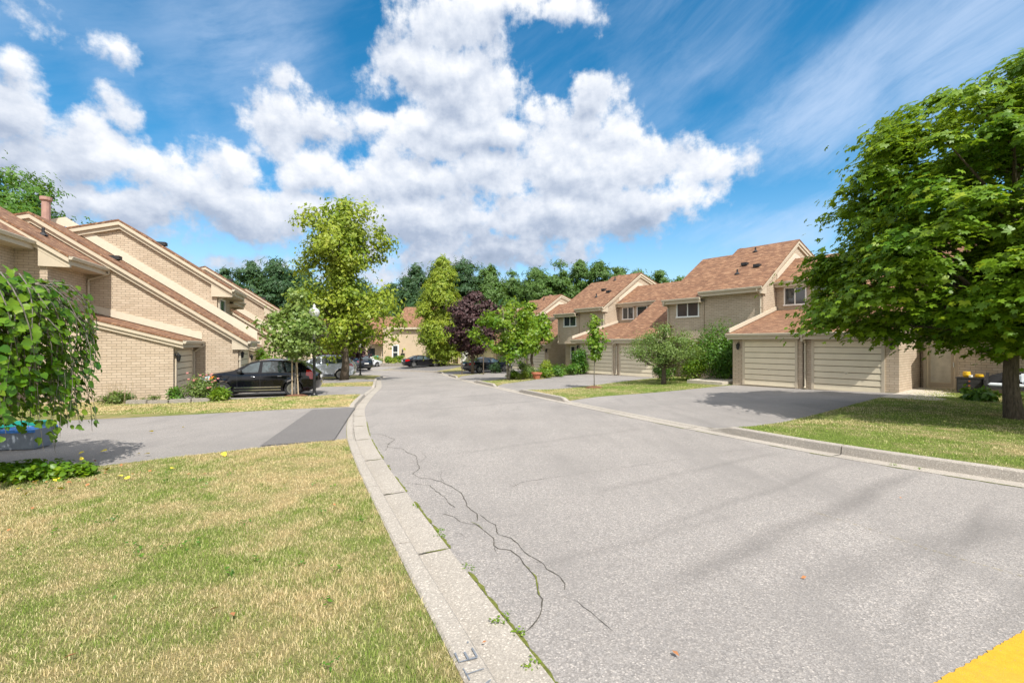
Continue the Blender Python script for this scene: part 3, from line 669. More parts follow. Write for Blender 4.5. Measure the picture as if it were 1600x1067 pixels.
# ------------------------------------------------------------------ houses
class House:
    """local frame: x = along the row (sign), y = depth behind the front, z up from the slab. Arguments are (s, w, z)."""
    def __init__(self, row, s, c, z, label, group=None, name='townhouse'):
        S, B, self.sg = (RS, RB, -1) if row == 'R' else (LS, LB, 1)
        cc = c if row == 'R' else -c
        p = S*s+B*cc; X = S*self.sg; self.s0 = s
        self.e = thing(name, label, 'house', (p.x, p.y, z), math.atan2(X.y, X.x), group)
        self.wall, self.roof, self.trim, self.soff = MB(), MB(), MB(), MB()
        self.flash, self.gut = MB(), MB()
    def done(self, wallmat='brick_beige'):
        for n, m_, mb in (('wall', wallmat, self.wall), ('roof', 'shingles', self.roof), ('trim', 'trim_cream', self.trim), ('flashing', 'flashing_white', self.flash)):
            if mb.f: mb.build(n, m_, self.e, sgn=self.sg)
        return self
    def section(self, s0, s1, wf, we, ze, wr, zr, wb=None, zb=None, z0=-.35, near=True, far=True, gutter=True, oh=.16, und=False):
        s0 -= self.s0; s1 -= self.s0
        if wb is None: wb, zb = wr+4.5, zr-1.4
        m = (zr-ze)/(wr-we); T = lambda w: ze+m*(w-we)
        a, b = s0+.004, s1-.004
        self.wall.prism([(wf, z0), (wf, T(wf)-.13), (wr, zr-.13), (wb, zb-.13), (wb, z0)], a, b)
        n, f = s0-(oh if near else -.0), s1+(oh if far else -.0)
        self.roof.prism([(we, ze), (wr, zr), (wb+.3, zb-.09), (wb+.3, zb-.17), (wr, zr-.075), (we, ze-.075)], n, f)
        self.wall
        for side, on in ((-1, near), (1, far)):
            if not on: continue
            e = s0 if side < 0 else s1
            def band(d0, d1, o0, o1):
                pf = [(we+.0, ze-d0), (wr, zr-d0), (wb+.3, zb-.09-d0), (wb+.3, zb-.09-d1), (wr, zr-d1), (we, ze-d1)]
                x0, x1 = sorted((e+side*o0, e+side*o1)); self.trim.prism(pf, x0, x1)
            band(.078, .25, -.0, oh-.02); band(.252, .42, -.0, oh*.55)
            # boxed end of the overhang
            if wf-we > .2:
                zt = T(wf)-.42
                x0, x1 = sorted((e-side*.02, e+side*(oh*.5))); self.trim.prism([(we+.02, ze-.30), (wf+.22, T(wf+.22)-.40), (wf+.22, ze-.42), (we+.02, ze-.42)], x0, x1)
        if gutter:
            self.trim.box(s0+.0, s1, we+.002, we+.05, ze-.32, ze-.08); self.trim.box(s0, s1, we+.05, wf+.02, ze-.32, ze-.285)
            MB().prism([(we-.12, ze-.03), (we-.13, ze-.05), (we-.09, ze-.15), (we-.0, ze-.15), (we-.0, ze-.02), (we-.02, ze-.02), (we-.02, ze-.05), (we-.1, ze-.05)], s0-(oh-.03 if near else 0), s1+(oh-.03 if far else 0)).build('gutter', 'gutter_beige', self.e, sgn=self.sg)
        return T
    def shed(self, s0, s1, wf, we, ze, wt, zt, z0=-.35, near=True, far=True, oh=.16, door=None):
        """low lean-to garage roof running back to an upper wall"""
        s0 -= self.s0; s1 -= self.s0; m = (zt-ze)/(wt-we); T = lambda w: ze+m*(w-we)
        self.wall.prism([(wf, z0), (wf, T(wf)-.12), (wt, zt-.12), (wt, z0)], s0+.004, s1-.004)
        n, f = s0-(oh if near else 0), s1+(oh if far else 0)
        self.roof.prism([(we, ze), (wt, zt), (wt, zt-.07), (we, ze-.07)], n, f)
        for side, on in ((-1, near), (1, far)):
            if not on: continue
            e = s0 if side < 0 else s1
            for d0, d1, o in ((.073, .20, oh-.02), (.202, .33, oh*.5)):
                x0, x1 = sorted((e, e+side*o)); self.trim.prism([(we, ze-d0), (wt, zt-d0), (wt, zt-d1), (we, ze-d1)], x0, x1)
        self.trim.box(s0, s1, we+.002, we+.05, ze-.30, ze-.08); self.trim.box(s0, s1, we+.05, wf+.02, ze-.30, ze-.27)
        MB().prism([(we-.12, ze-.03), (we-.13, ze-.05), (we-.09, ze-.15), (we, ze-.15), (we, ze-.02), (we-.02, ze-.02), (we-.02, ze-.05), (we-.1, ze-.05)], n+.03, f-.03).build('gutter', 'gutter_beige', self.e, sgn=self.sg)
        return T
    def flashband(self, s, side, pts, h=.26, t=.03):
        """cream band on a gable wall just above a lower roof; pts = [(w, z)...]"""
        s -= self.s0; a, b = sorted((s, s+side*t))
        self.flash.prism(pts+[(w, z+h) for w, z in reversed(pts)], a, b)
    def garage(self, s0, s1, w, z0=0, h=2.14, handle=True, ribs=8):
        s0 -= self.s0; s1 -= self.s0; mb = MB(); rh = h/ribs
        for k in range(ribs):
            mb.prism([(w-.020, z0+k*rh+.012), (w-.044, z0+k*rh+.03), (w-.030, z0+(k+1)*rh-.012), (w+.01, z0+(k+1)*rh-.012), (w+.01, z0+k*rh+.012)], s0, s1)
        mb.box(s0, s1, w-.008, w+.004, z0, z0+h, 1)
        d = mb.build('garage_door', ['door_cream', 'door_groove'], self.e, sgn=self.sg)
        hb = MB(); c = (s0+s1)/2; hb.box(c-.07, c+.07, w-.055, w-.028, z0+.78, z0+.83); hb.box(c-.02, c+.02, w-.05, w-.028, z0+.74, z0+.78)
        hb.build('handle', 'gutter_beige', d, sgn=self.sg)
        f = MB()
        for a, b in ((s0-.11, s0-.002), (s1+.002, s1+.11)): f.box(a, b, w-.05, w+.02, z0, z0+h+.10)
        f.box(s0-.002, s1+.002, w-.05, w+.02, z0+h+.002, z0+h+.10)
        f.build('door_frame', 'trim_cream', self.e, sgn=self.sg)
    def window(self, s0, s1, z0, z1, w, mullion=1, side=None, curtain=False):
        """side None: in a front wall at depth w; otherwise in a gable wall: s0..s1 are depths and w is the s position"""
        fr, gl, cu = MB(), MB(), MB(); t = .07
        def bx(mb, a, b, d0, d1, c, d):
            if side is None: mb.box(a-self.s0, b-self.s0, w-d1, w-d0, c, d)
            else: x0, x1 = sorted((w-self.s0+side*d0, w-self.s0+side*d1)); mb.box(x0, x1, a, b, c, d)
        bx(gl, s0+t*.5, s1-t*.5, -.004, .012, z0+t*.5, z1-t*.5)
        bx(fr, s0, s1, 0, .05, z1-t, z1); bx(fr, s0-.03, s1+.03, 0, .08, z0-.02, z0+t)
        bx(fr, s0, s0+t, 0, .048, z0+t+.002, z1-t-.002); bx(fr, s1-t, s1, 0, .048, z0+t+.002, z1-t-.002)
        for k in range(mullion):
            c = s0+(s1-s0)*(k+1)/(mullion+1); bx(fr, c-.03, c+.03, .004, .04, z0+t+.002, z1-t-.002)
        g = gl.build('window', 'window_dark', self.e, sgn=self.sg); fr.build('frame', 'white_paint', g, sgn=self.sg)
        if curtain:
            for a, b in ((s0+t, s0+(s1-s0)*.3), (s1-(s1-s0)*.3, s1-t)): bx(cu, a, b, .0125, .0145, z0+t, z1-t)
            cu.build('curtain', 'curtain', g, sgn=self.sg)
    def spout(self, s, wg, zg, ww, zb, r=.042):
        """downspout: from the gutter (depth wg, height zg) back to the wall at depth ww and down to zb"""
        s -= self.s0; mb = MB()
        P = [(s, wg, zg), (s, wg, zg-.14), (s, ww-.06, zg-.42), (s, ww-.06, zg-.55), (s, ww-.06, zb+.06), (s, ww-.14, zb)]
        mb.tube(P, [r]*6, 6)
        for z in (zb+(zg-zb)*.3, zb+(zg-zb)*.65): mb.box(s-.06, s+.06, ww-.11, ww-.0, z, z+.03)
        mb.build('downspout', 'gutter_beige', self.e, sgn=self.sg)
    def lamp(self, s, w, z, side=None):
        s -= self.s0; mb = MB()
        cx, cy = (s, w-.13) if side is None else (s+side*.13, w)
        mb.lathe([(.02, -.17), (.055, -.15), (.085, .05), (.1, .06), (.1, .075), (.03, .14), (.012, .18)], (cx, cy, z), 8)
        mb.tube([(cx, cy, z+.16), ((s+cx)/2, (w+cy)/2, z+.21), (s, w, z+.12)], .012, 6)
        mb.lathe([(.045, -.02), (.045, .02)], (s if side is None else s+side*.0, w, z+.1), 8)
        l = mb.build('wall_lamp', 'black_metal', self.e, sgn=self.sg)
    def vents(self, T, items):
        for s, w, k in items:
            z = T(w); mb = MB(); x = s-self.s0
            if k == 0: mb.box(x-.13, x+.13, w-.12, w+.14, z-.05, z+.10); mb.box(x-.17, x+.17, w-.2, w+.2, z-.03, z+.015+.12)
            else: mb.tube([(x, w, z-.1), (x, w, z+.28)], .05, 8); mb.lathe([(.17, -.02), (.06, .1)], (x, w, z), 8)
            mb.build('roof_vent', 'plastic_dark', self.e, sgn=self.sg)
    def chimney(self, s, w, z, h=1.0, r=.13):
        mb = MB(); x = s-self.s0; mb.lathe([(r, -.6), (r, h-.14), (r+.02, h-.14), (r+.06, h-.1), (r+.06, h+.04), (r-.02, h+.05)], (x, w, z), 12)
        mb.build('flue_pipe', 'pipe_pink', self.e, sgn=self.sg)

def planeT(we, ze, wr, zr): m = (zr-ze)/(wr-we); return lambda w: ze+m*(w-we)

# ---- right hand (east) terrace: garage pair, then a two storey block, stepping back along the road
GR = 'beige brick townhouses in a stepped row along the right of the road'
def east_group(sd, sm, sf, ea, eb, c, slab, labels, num=0):
    # house with the long roof down to its garage (nearer of the pair)
    h = House('R', sd, c, slab, labels[0], GR)
    T = h.section(sd, sm, 0, -.4, 2.55, 7.7, 7.22, far=True, near=True, oh=.12)
    h.garage(sd+.55, sm-.35, 0); h.lamp(sd+.2, 0, 1.95)
    h.chimney(sd+1.2, 8.3, 7.0)
    h.vents(T, [(sd+1.5, 4.8, 0), (sd+2.2, 5.6, 0)])
    h.spout(sm-.0, -.46, 2.48, 0, .05)
    h.done()
    # shallow garage roof, recessed upper window, then the two storey block
    h2 = House('R', sm, c, slab, labels[1], GR)
    h2.shed(sm+.12, sf, 0, -.4, 2.55, 5.1, 3.95, near=False, far=True)
    T2 = h2.section(sm+.12, sf-.0, 5.12, 4.8, 5.55, 7.7, 7.22, near=False, far=False, oh=.0)
    h2.garage(sm+.42, sf-.62, 0); h2.lamp(sf-.32, 0, 1.9)
    h2.window(sf-1.55, sf-.40, 4.18, 5.22, 5.12, 1); h2.window(sf-2.85, sf-1.85, 4.18, 5.22, 5.12, 0)
    A = planeT(3.0, 5.21, 7.98, 8.43)
    TA = h2.section(sf, ea, 3.44, 3.0, 5.21, 7.98, 8.43, far=True, near=True, oh=.16, z0=-.35)
    h2.flashband(sf, -1, [(-.4, 2.58), (5.1, 3.98)], .2, .05); h2.flashband(sf, -1, [(5.12, 5.75), (7.7, 7.26), (8.4, 7.1)], .28, .05)
    h2.spout(sf+.12, 2.93, 5.1, 3.44, 3.6)
    h2.vents(TA, [(sf+1.1, 5.2, 0), (sf+2.0, 4.6, 1), (sf+2.0, 5.6, 0), (sf+2.1, 7.2, 1)])
    # soldier course under the eaves
    h2.done()
    h3 = House('R', ea, c, slab, labels[2], GR)
    TB = h3.section(ea, eb, 3.38, 2.92, 4.88, 7.95, 8.10, z0=2.25, near=False, far=True, oh=.12)
    h3.wall.box(.01, eb-ea-.01, 4.3, 9, -.35, 2.3); h3.trim.box(.0, eb-ea, 3.36, 4.3, 2.2, 2.25)
    h3.wall.box(.002, .12, 3.38, 4.3, -.35, 2.25)
    h3.window(ea+.30, ea+1.85, 3.70, 4.65, 3.38, 1); h3.window(ea+.8, ea+1.9, .8, 2.0, 4.3, 1)
    h3.chimney(ea+.6, 9.5, 7.6, 1.1)
    h3.spout(eb-.08, 2.85, 4.8, 3.38, 2.3 if num else 2.9)
    h3.lamp(ea+.3, 4.3, 1.7)
    h3.done()
    return h, h2, h3
east_group(4.84, 8.12, 11.42, 14.87, 17.4, 23.0, -.33,
    ['brick townhouse with wide garage under a long roof, partly behind the big maple',
     'brick townhouse with garage under a low roof beside the tall green bush',
     'narrow brick townhouse with a dark two pane upper window behind the spreading crabapple'])
east_group(17.2, 20.7, 24.7, 27.6, 30.2, 25.3, -.50,
    ['brick townhouse with garage behind the spreading crabapple, long roof down to the gutter',
     'brick townhouse with garage behind the thin staked sapling and a lit gable above it',
     'narrow brick townhouse with small dark upper window above the shrub bed and clay pot'], 1)
east_group(32.4, 35.7, 39.0, 41.9, 44.5, 29.5, -.90,
    ['far brick townhouse with sunlit side wall and garage just right of the bright green maple',
     'far brick townhouse with pale garage seen behind the bright green maple',
     'far narrow brick townhouse hidden behind the bright green maple and the parked black saloon'], 2)
east_group(46.6, 49.9, 53.2, 56, 58.4, 33.5, -1.15,
    ['farthest right townhouse with roof showing behind the dark purple maple',
     'farthest right garage house almost hidden by the dark purple maple',
     'last narrow townhouse of the right row, beyond the dark purple maple'], 2)
# entrance house at the near end, behind the big maple
h = House('R', -6, 23.0, -.33, 'brick townhouse with glazed front door and covered porch behind the maple trunk', GR)
T = h.section(-6, 4.82, 3.44, 3.0, 5.21, 7.98, 8.43, near=True, far=True)
h.wall.box(-2+6, 3.5+6, 2.40, 3.43, -.35, 4.9); h.wall.box(-6+6, -2+6-.01, 1.2, 3.43, -.35, 4.9)
h.roof.prism([(1.5, 3.0), (3.44, 3.7), (3.44, 3.62), (1.5, 2.92)], 4, 9.5); h.trim.box(4, 9.5, 1.48, 1.52, 2.75, 2.95)
h.window(.3, 1.9, 4.0, 4.75, 2.40, 1); h.window(2.6, 3.3, 4.0, 4.75, 2.40, 0); h.window(-.9, .5, .9, 2.0, 2.40, 1)
# front door set in the recess
s0, s1, w = 3.72-(-6), 4.62-(-6), 3.44-.02
d = MB().box(s0, s1, w-.05, w, .12, 2.2).build('front_door', 'door_cream', h.e, sgn=-1)
MB().box(s0+.13, s1-.13, w-.062, w-.052, .38, 2.05).build('door_glass', 'curtain', d, sgn=-1)
fr = MB()
for a, b in ((s0-.12, s0-.002), (s1+.002, s1+.10)): fr.box(a, b, w-.09, w, .1, 2.32)
fr.box(s0-.002, s1+.002, w-.09, w, 2.202, 2.32); fr.box(s0+.06, s0+.12, w-.07, w-.051, .2, 2.14); fr.box(s1-.12, s1-.06, w-.07, w-.051, .2, 2.14); fr.box(s0+.122, s1-.122, w-.07, w-.051, .2, .36)
fr.build('storm_frame', 'trim_cream', d, sgn=-1)
MB().box(s0+.03, s0+.05, w-.11, w-.07, 1.05, 1.25).build('handle', 'chrome', d, sgn=-1)
h.window(3.52, 3.60, .3, 2.2, 3.42, 0)
h.done()
def rel(row, s, c, z): 
    v = (RS*s+RB*c) if row == 'R' else (LS*s-LB*c); return (v.x, v.y, z)
# porch slabs
t = thing('porch_slab', 'pale concrete porch slab stepping out in front of the glazed front door', 'porch', rel('R', 4.0, 21.5, -.4), math.atan2(-RS.y, -RS.x))
mb = MB(); mb.box(-.85, .78, -.9, 4.9, -.2, .19); mb.build('slab', 'concrete', t, bevel=.015)
t = thing('seating_slab', 'concrete sitting slab under the black bench and dresser', 'slab', rel('R', 1.0, 24.2, -.4), math.atan2(-RS.y, -RS.x))
MB().box(-2.2, 3.0, -1.0, 1.2, -.2, .17).build('slab', 'concrete', t, bevel=.015)
t = thing('walkway_slab', 'concrete step and walkway beside the tall bush left of the garage', 'step', rel('R', 12.6, 23.8, -.36), math.atan2(-RS.y, -RS.x))
MB().box(-1.0, .95, -1.4, 2.5, -.2, .13).build('slab', 'concrete', t, bevel=.015)

# ---- left hand (west) terrace
GL = 'beige brick townhouses in a stepped row along the left of the road'
def west_pair(s, c, slab, labels, num):
    """s = near face of the long roofed garage house; the low garage with the set back storey stands before it"""
    hc = House('L', s-2.8, c, slab, labels[0], GL)
    T = hc.section(s-2.8, s, 5.48, 4.81, 5.5, 8.5, 7.93, 12, 6.9, z0=3.3, near=True, far=False, oh=.2)
    hc.wall.box(0.02, 2.79, 5.5, 9, -.35, 3.3); hc.trim.box(-.0, 2.8, 5.46, 5.5, 3.2, 3.32)
    hc.shed(s-2.6, s, 1.75, 1.4, 2.45, 5.46, 3.62, near=True, far=False)
    hc.garage(s-2.3, s-.3, 1.75, 0, 2.05); hc.lamp(s-2.46, 1.75, 1.75)
    hc.spout(s-.08, 4.74, 5.38, 5.48, 3.6); hc.spout(s-.1, 1.33, 2.36, 1.75, .05)
    hc.vents(T, [(s-1.3, 6.3, 1)])
    hc.window(s-2.5, s-1.6, 1.7, 3.0, 5.5, 0); hc.done()
    hd = House('L', s, c, slab, labels[1], GL)
    TD = hd.section(s, s+2.4, 0, -.43, 2.45, 7.24, 7.58, 12, 6.1, near=True, far=False, oh=.26)
    hd.garage(s+.25, s+2.2, 0, 0, 2.05); hd.spout(s+.12, -.5, 2.35, 0, .05); hd.lamp(s+.2, 0, 1.8)
    hd.flashband(s, -1, [(1.4, 2.49), (5.44, 3.66)], .30, .05)
    hd.chimney(s+1.9, 7.7, 7.45, 1.25, .15); hd.vents(TD, [(s+1.2, 5.0, 0)])
    hd.flashband(s+2.4, -1, [(-.43, 2.5), (7.24, 7.62), (11, 6.5)], .42, .05)
    A = hd.section(s+2.4, s+5.2, 1.35, .66, 5.06, 5.23, 8.08, 9.3, 6.9, near=True, far=True, oh=.26)
    hd.spout(s+2.52, .6, 4.96, 1.35, 2.2); hd.window(s+2.9, s+4.0, 3.6, 4.6, 1.35, 0); hd.vents(A, [(s+3.6, 4.0, 0)])
    hd.done()
    hb = House('L', s+5.2, c, slab, labels[2], GL)
    hb.section(s+5.2, s+7.9, 1.8, 1.14, 4.82, 5.4, 7.7, 9.3, 6.7, near=False, far=True, oh=.2, z0=2.4)
    hb.wall.box(.02, 2.68, 3.4, 8, -.35, 2.42); hb.trim.box(.0, 2.7, 1.78, 3.4, 2.34, 2.4)
    hb.window(s+5.7, s+6.9, 3.4, 4.3, 1.8, 0); hb.spout(s+7.8, 1.07, 4.72, 1.8, 2.45); hb.lamp(s+5.4, 3.4, 1.8); hb.done()
west_pair(24.1, -4.36, -.60, ['brick townhouse with a low side garage in front, behind the weeping mulberry',
    'brick townhouse with a long sloping gable coming down beside the black hatchback',
    'narrow brick wing with two stepped eaves, left of the staked young tree'], 0)
west_pair(35.5, -3.6, -.90, ['brick house with a low garage behind the black hatchback, its sloping white flashing visible',
    'brick townhouse with a tall gable rising behind the staked young tree',
    'brick wing mostly hidden behind the yellow green linden on the left'], 1)
west_pair(46.9, -3.0, -1.15, ['far left garage house glimpsed behind the silver crossover', 'far left gable house hidden behind the linden crown', 'last left wing seen under the purple leaved tree'], 2)
# near end of the left row, cut by the frame
h = House('L', 15.5, -10.74+.55, -.52, 'brick townhouse cut by the left edge, its lower eave tucked against the next gable', GL)
T = h.section(15.5, 21.28, .55, 0, 5.9, 2.4, 7.5, 7, 6.2, near=False, far=False); h.done()


# far houses closing the view

def endhouse():
    e = thing('end_house', 'pale rendered house with tall narrow window facing down the road', 'house', (-13.2, 68, -1.15), R(-6))
    w = MB(); w.box(-6.3, 3.2, 0, 9, -.8, 5.4); w.prism([(0, 5.3), (5, 8.4), (9, 6.0), (9, 5.3)], 3.2-.25, 3.2)
    w.build('wall', 'render_beige', e)
    g = MB(); g.prism([(-.3, -.8), (-.3, 5.3), (5, 8.6), (9, 5.4), (9, -.8)], 3.22, 5.0); g.build('gable', 'render_beige', e)
    rf = MB(); rf.prism([(-.45, 5.35), (5, 8.75), (9.3, 5.6), (9.3, 5.45), (5, 8.6), (-.45, 5.2)], -4.6, 3.4); rf.prism([(-.5, 2.9), (1.2, 4.6), (1.2, 4.5), (-.5, 2.8)], -8.4, -6.3)
    rf.build('roof', 'shingles', e)
    tr = MB(); tr.box(-4.7, 3.3, -.5, -.4, 5.0, 5.3); tr.prism([(-.5, 5.0), (-.5, 5.25), (5, 8.68), (9.2, 5.5), (9.2, 5.2), (5, 8.4)], 3.41, 3.5); tr.build('trim', 'trim_cream', e)
    gl = MB(); gl.box(-4.7, -4.0, -.03, 0, .55, 2.55); gl = gl.build('window', 'window_dark', e)
    f = MB(); f.box(-4.88, -4.7, -.06, 0, .4, 2.7); f.box(-4.0, -3.82, -.06, 0, .4, 2.7); f.box(-4.7, -4.0, -.06, 0, 2.55, 2.7); f.box(-4.7, -4.0, -.06, 0, .4, .55); f.box(-4.7, -4.0, -.05, -.031, 1.5, 1.6); f.build('frame', 'white_paint', gl)
    MB().lathe([(.03, -.3), (.09, -.25), (.12, .1), (.02, .25)], (-3.2, -.15, 1.85), 8).build('wall_lamp', 'black_metal', e)
    MB().box(-3.5, -2.9, -.12, -.002, 1.1, 1.4).build('letterbox', 'black_metal', e)
    MB().lathe([(.15, 0), (.15, 1.6), (.2, 1.6), (.2, 1.75)], (-.4, 4.5, 7.6), 10).build('flue_pipe', 'gutter_beige', e)
    v = MB(); v.box(2.3, 2.6, 3.0, 3.3, 7.35, 7.7); v.build('roof_vent', 'plastic_dark', e)
    e2 = thing('end_garage_house', 'pale rendered house with a white garage door beyond the far linden', 'house', (-7.2, 64.5, -1.0), R(-20))
    w = MB(); w.box(-.5, 7.2, 0, 8, -.8, 2.9); w.prism([(0, 2.9), (4.5, 5.6), (8, 4.2), (8, 2.9)], -.5, 7.2); w.build('wall', 'render_beige', e2)
    rf = MB(); rf.prism([(-.45, 2.95), (4.5, 5.9), (8.3, 4.4), (8.3, 4.3), (4.5, 5.75), (-.45, 2.8)], -.7, 7.4); rf.build('roof', 'shingles', e2)
    d = MB()
    for k in range(8): d.box(-.1, 2.0, -.03, 0, k*.28+.01, k*.28+.27)
    d.build('garage_door', 'white_paint', e2)
    MB().box(-.6, 7.3, -.5, -.42, 2.65, 2.92).build('gutter', 'gutter_beige', e2)
    d2 = MB().box(3.1, 4.2, -.03, 0, 0, 2.2).build('front_door', 'gutter_beige', e2)
endhouse()
e3 = thing('court_house', 'shaded brick house across the court behind the purple leaved tree on the left', 'house', (-27, 69, -1.2), R(4))
w = MB(); w.box(-9, 9.5, 0, 8, -.8, 4.6); w.prism([(0, 4.6), (4, 7), (8, 4.6)], -9, 9.5); w.build('wall', 'brick_beige', e3)
MB().prism([(-.5, 4.5), (4, 7.3), (8.5, 4.5), (8.5, 4.3), (4, 7.1), (-.5, 4.3)], -9.3, 9.8).build('roof', 'shingles', e3)
for k, x in enumerate((-7, -3.4, .2)):
    d = MB()
    for j in range(8): d.box(x, x+2.5, -.03, 0, j*.27+.01, j*.27+.26)
    d.build('garage_door', 'door_cream', e3)
for x in (5, 7.2): 
    g_ = MB().box(x, x+1.1, -.03, 0, .9, 2.2).build('window', 'window_dark', e3); MB().box(x-.08, x+1.18, -.05, -.031, .8, .9).build('frame', 'white_paint', g_)

# ------------------------------------------------------------------ cars
def make_car(name, label, pos, heading, paint, kind, S=1.0):
    """x from the nose (0) to the tail (L); y across; built nose at local -x half, heading = direction the nose points"""
    K = {
     'hatch': dict(L=4.41, W=.875, wx=(.86, 3.50), r=.335, belt=.98, top=[(0,.42),(-.02,.66),(.05,.80),(.16,.90),(.42,.97),(1.12,1.08),(1.30,1.12),(1.78,1.38),(2.1,1.49),(2.6,1.535),(3.3,1.50),(3.72,1.42),(4.12,1.16),(4.27,1.02),(4.36,.90),(4.40,.62),(4.36,.40),(4.30,.30)],
        win=[[(1.44,1.03),(1.86,1.36),(2.16,1.44),(2.22,1.44),(2.18,1.02)],[(2.32,1.02),(2.33,1.445),(2.65,1.46),(3.02,1.44),(3.18,1.02)],[(3.27,1.03),(3.13,1.42),(3.42,1.38),(3.74,1.16)]],
        head=[(.03,.66),(.06,.83),(.20,.90),(.52,.92),(.44,.74),(.2,.66)], orange=[(.40,.755),(.47,.90),(.60,.91),(.54,.80)], tail=[(4.0,.88),(4.02,1.10),(4.20,1.10),(4.33,.92),(4.35,.72),(4.16,.72),(4.12,.84)], ws=(6,8), rg=(11,12)),
     'suv': dict(L=4.55, W=.91, wx=(.92, 3.62), r=.36, belt=1.08, top=[(0,.45),(-.02,.74),(.08,.92),(.3,1.0),(1.0,1.12),(1.22,1.16),(1.9,1.54),(2.3,1.64),(2.9,1.67),(3.6,1.63),(4.02,1.55),(4.3,1.28),(4.42,1.05),(4.50,.95),(4.53,.65),(4.48,.42),(4.4,.34)],
        win=[[(1.45,1.12),(2.0,1.50),(2.35,1.57),(2.33,1.12)],[(2.43,1.12),(2.44,1.575),(2.95,1.58),(3.22,1.56),(3.3,1.13)],[(3.39,1.14),(3.32,1.55),(3.70,1.48),(3.98,1.25)]],
        head=[(.04,.78),(.10,.92),(.3,.98),(.62,1.0),(.5,.88)], orange=None, tail=[(4.12,1.0),(4.16,1.12),(4.38,1.12),(4.49,.95),(4.44,.90)], ws=(5,7), rg=(10,12)),
     'sedan': dict(L=4.80, W=.90, wx=(.92, 3.70), r=.33, belt=.95, top=[(0,.38),(-.02,.60),(.06,.72),(.3,.80),(1.1,.93),(1.35,.96),(2.05,1.33),(2.4,1.42),(2.9,1.44),(3.35,1.38),(3.7,1.25),(4.15,1.04),(4.6,1.01),(4.74,.95),(4.79,.7),(4.77,.42),(4.7,.32)],
        win=[[(1.55,.98),(2.12,1.29),(2.45,1.36),(2.43,.97)],[(2.53,.97),(2.54,1.365),(2.95,1.37),(3.3,1.30),(3.42,.98)],[(3.5,.99),(3.4,1.27),(3.68,1.17),(3.86,1.02)]],
        head=[(.04,.58),(.1,.70),(.32,.77),(.66,.78),(.5,.66)], orange=None, tail=[(4.2,.84),(4.25,.97),(4.6,.98),(4.76,.90),(4.77,.74),(4.6,.74)], ws=(5,7), rg=(9,11)),
    }[kind]
    L, W, r, belt = K['L'], K['W'], K['r'], K['belt']
    e = thing(name, label, 'car', pos, heading)
    def hw(x, z):
        t = abs(x-L*.5)/(L*.5); w = W*(1-.13*t**4.5)
        if x > L*.5: w = W*(1-.09*t**5)
        w -= .05*smooth01((.45-z)/.25)
        w += .018*math.exp(-((z-.72)/.12)**2)
        for wx in K['wx']: w += .022*math.exp(-((math.hypot(x-wx, z-r)-r-.03)/.05)**2)
        if z > belt: w -= (z-belt)*.40+.02*smooth01((z-belt)/.08)
        return w
    zb = .24
    outline = list(K['top'])
    bot = []
    for wx in reversed(K['wx']):
        R_ = r+.055
        bot.append((wx+math.sqrt(R_*R_-(r-zb)**2), zb))
        a0 = math.asin((zb-r)/R_)
        for k in range(1, 14): a = a0+(math.pi-2*a0)*k/14; bot.append((wx+R_*math.cos(a), r+R_*math.sin(a)))
        bot.append((wx-math.sqrt(R_*R_-(r-zb)**2), zb))
    outline = outline+bot+[(.1, .26)]
    # refine outline
    fine = []
    for i, (x, z) in enumerate(outline):
        x2, z2 = outline[(i+1) % len(outline)]; n = max(1, int(math.hypot(x2-x, z2-z)/.16))
        fine += [(x+(x2-x)*k/n, z+(z2-z)*k/n) for k in range(n)]
    n = len(fine); pts = [Vector(p) for p in fine]; fx = np.array([p[0] for p in fine]); fz = np.array([p[1] for p in fine]); f2, g2 = np.roll(fx, -1), np.roll(fz, -1)
    for gx in np.arange(.06, L, .11):
        for gz in np.arange(.3, 1.7, .09):
            c = ((fz > gz) != (g2 > gz)) & (gx < (f2-fx)*(gz-fz)/np.where(g2 == fz, 1e-9, g2-fz)+fx)
            if c.sum() % 2 and np.min(np.hypot(fx-gx, fz-gz)) > .05: pts.append(Vector((gx, gz)))
    rr = delaunay_2d_cdt(pts, [(i, (i+1) % n) for i in range(n)], [], 1, 1e-5)
    V = rr[0]; m = len(V); body = MB()
    body.add([(v.x, -hw(v.x, v.y), v.y) for v in V]+[(v.x, hw(v.x, v.y), v.y) for v in V], [tuple(f) for f in rr[2]]+[tuple(i+m for i in reversed(f)) for f in rr[2]])
    NC = 10
    def cross(x, z, t):  # t in -1..1
        w = hw(x, z); crown = (.05 if z > belt*.8 else .0)*(1-t*t)
        bulge = 0
        if x < .3 or x > L-.45: bulge = .14*(1-t*t)*(1 if x > L*.5 else -1)*(1 if z < belt else .55)
        return (x+bulge, w*t, z+crown)
    idx = []; base = len(body.v)
    for (x, z) in fine:
        idx.append([len(body.v)+k for k in range(NC+1)]); body.v += [cross(x, z, -1+2*k/NC) for k in range(NC+1)]
    for i in range(n):
        j = (i+1) % n
        for k in range(NC): body.f.append((idx[i][k], idx[j][k], idx[j][k+1], idx[i][k+1])); body.mi.append(0)
    B = body.build('body', paint, e, smooth=True, recalc=False)
    bm = bmesh.new(); bm.from_mesh(B.data); bmesh.ops.remove_doubles(bm, verts=bm.verts, dist=.002); bmesh.ops.recalc_face_normals(bm, faces=bm.faces); bm.to_mesh(B.data); bm.free()
    B.data.set_sharp_from_angle(angle=R(38))
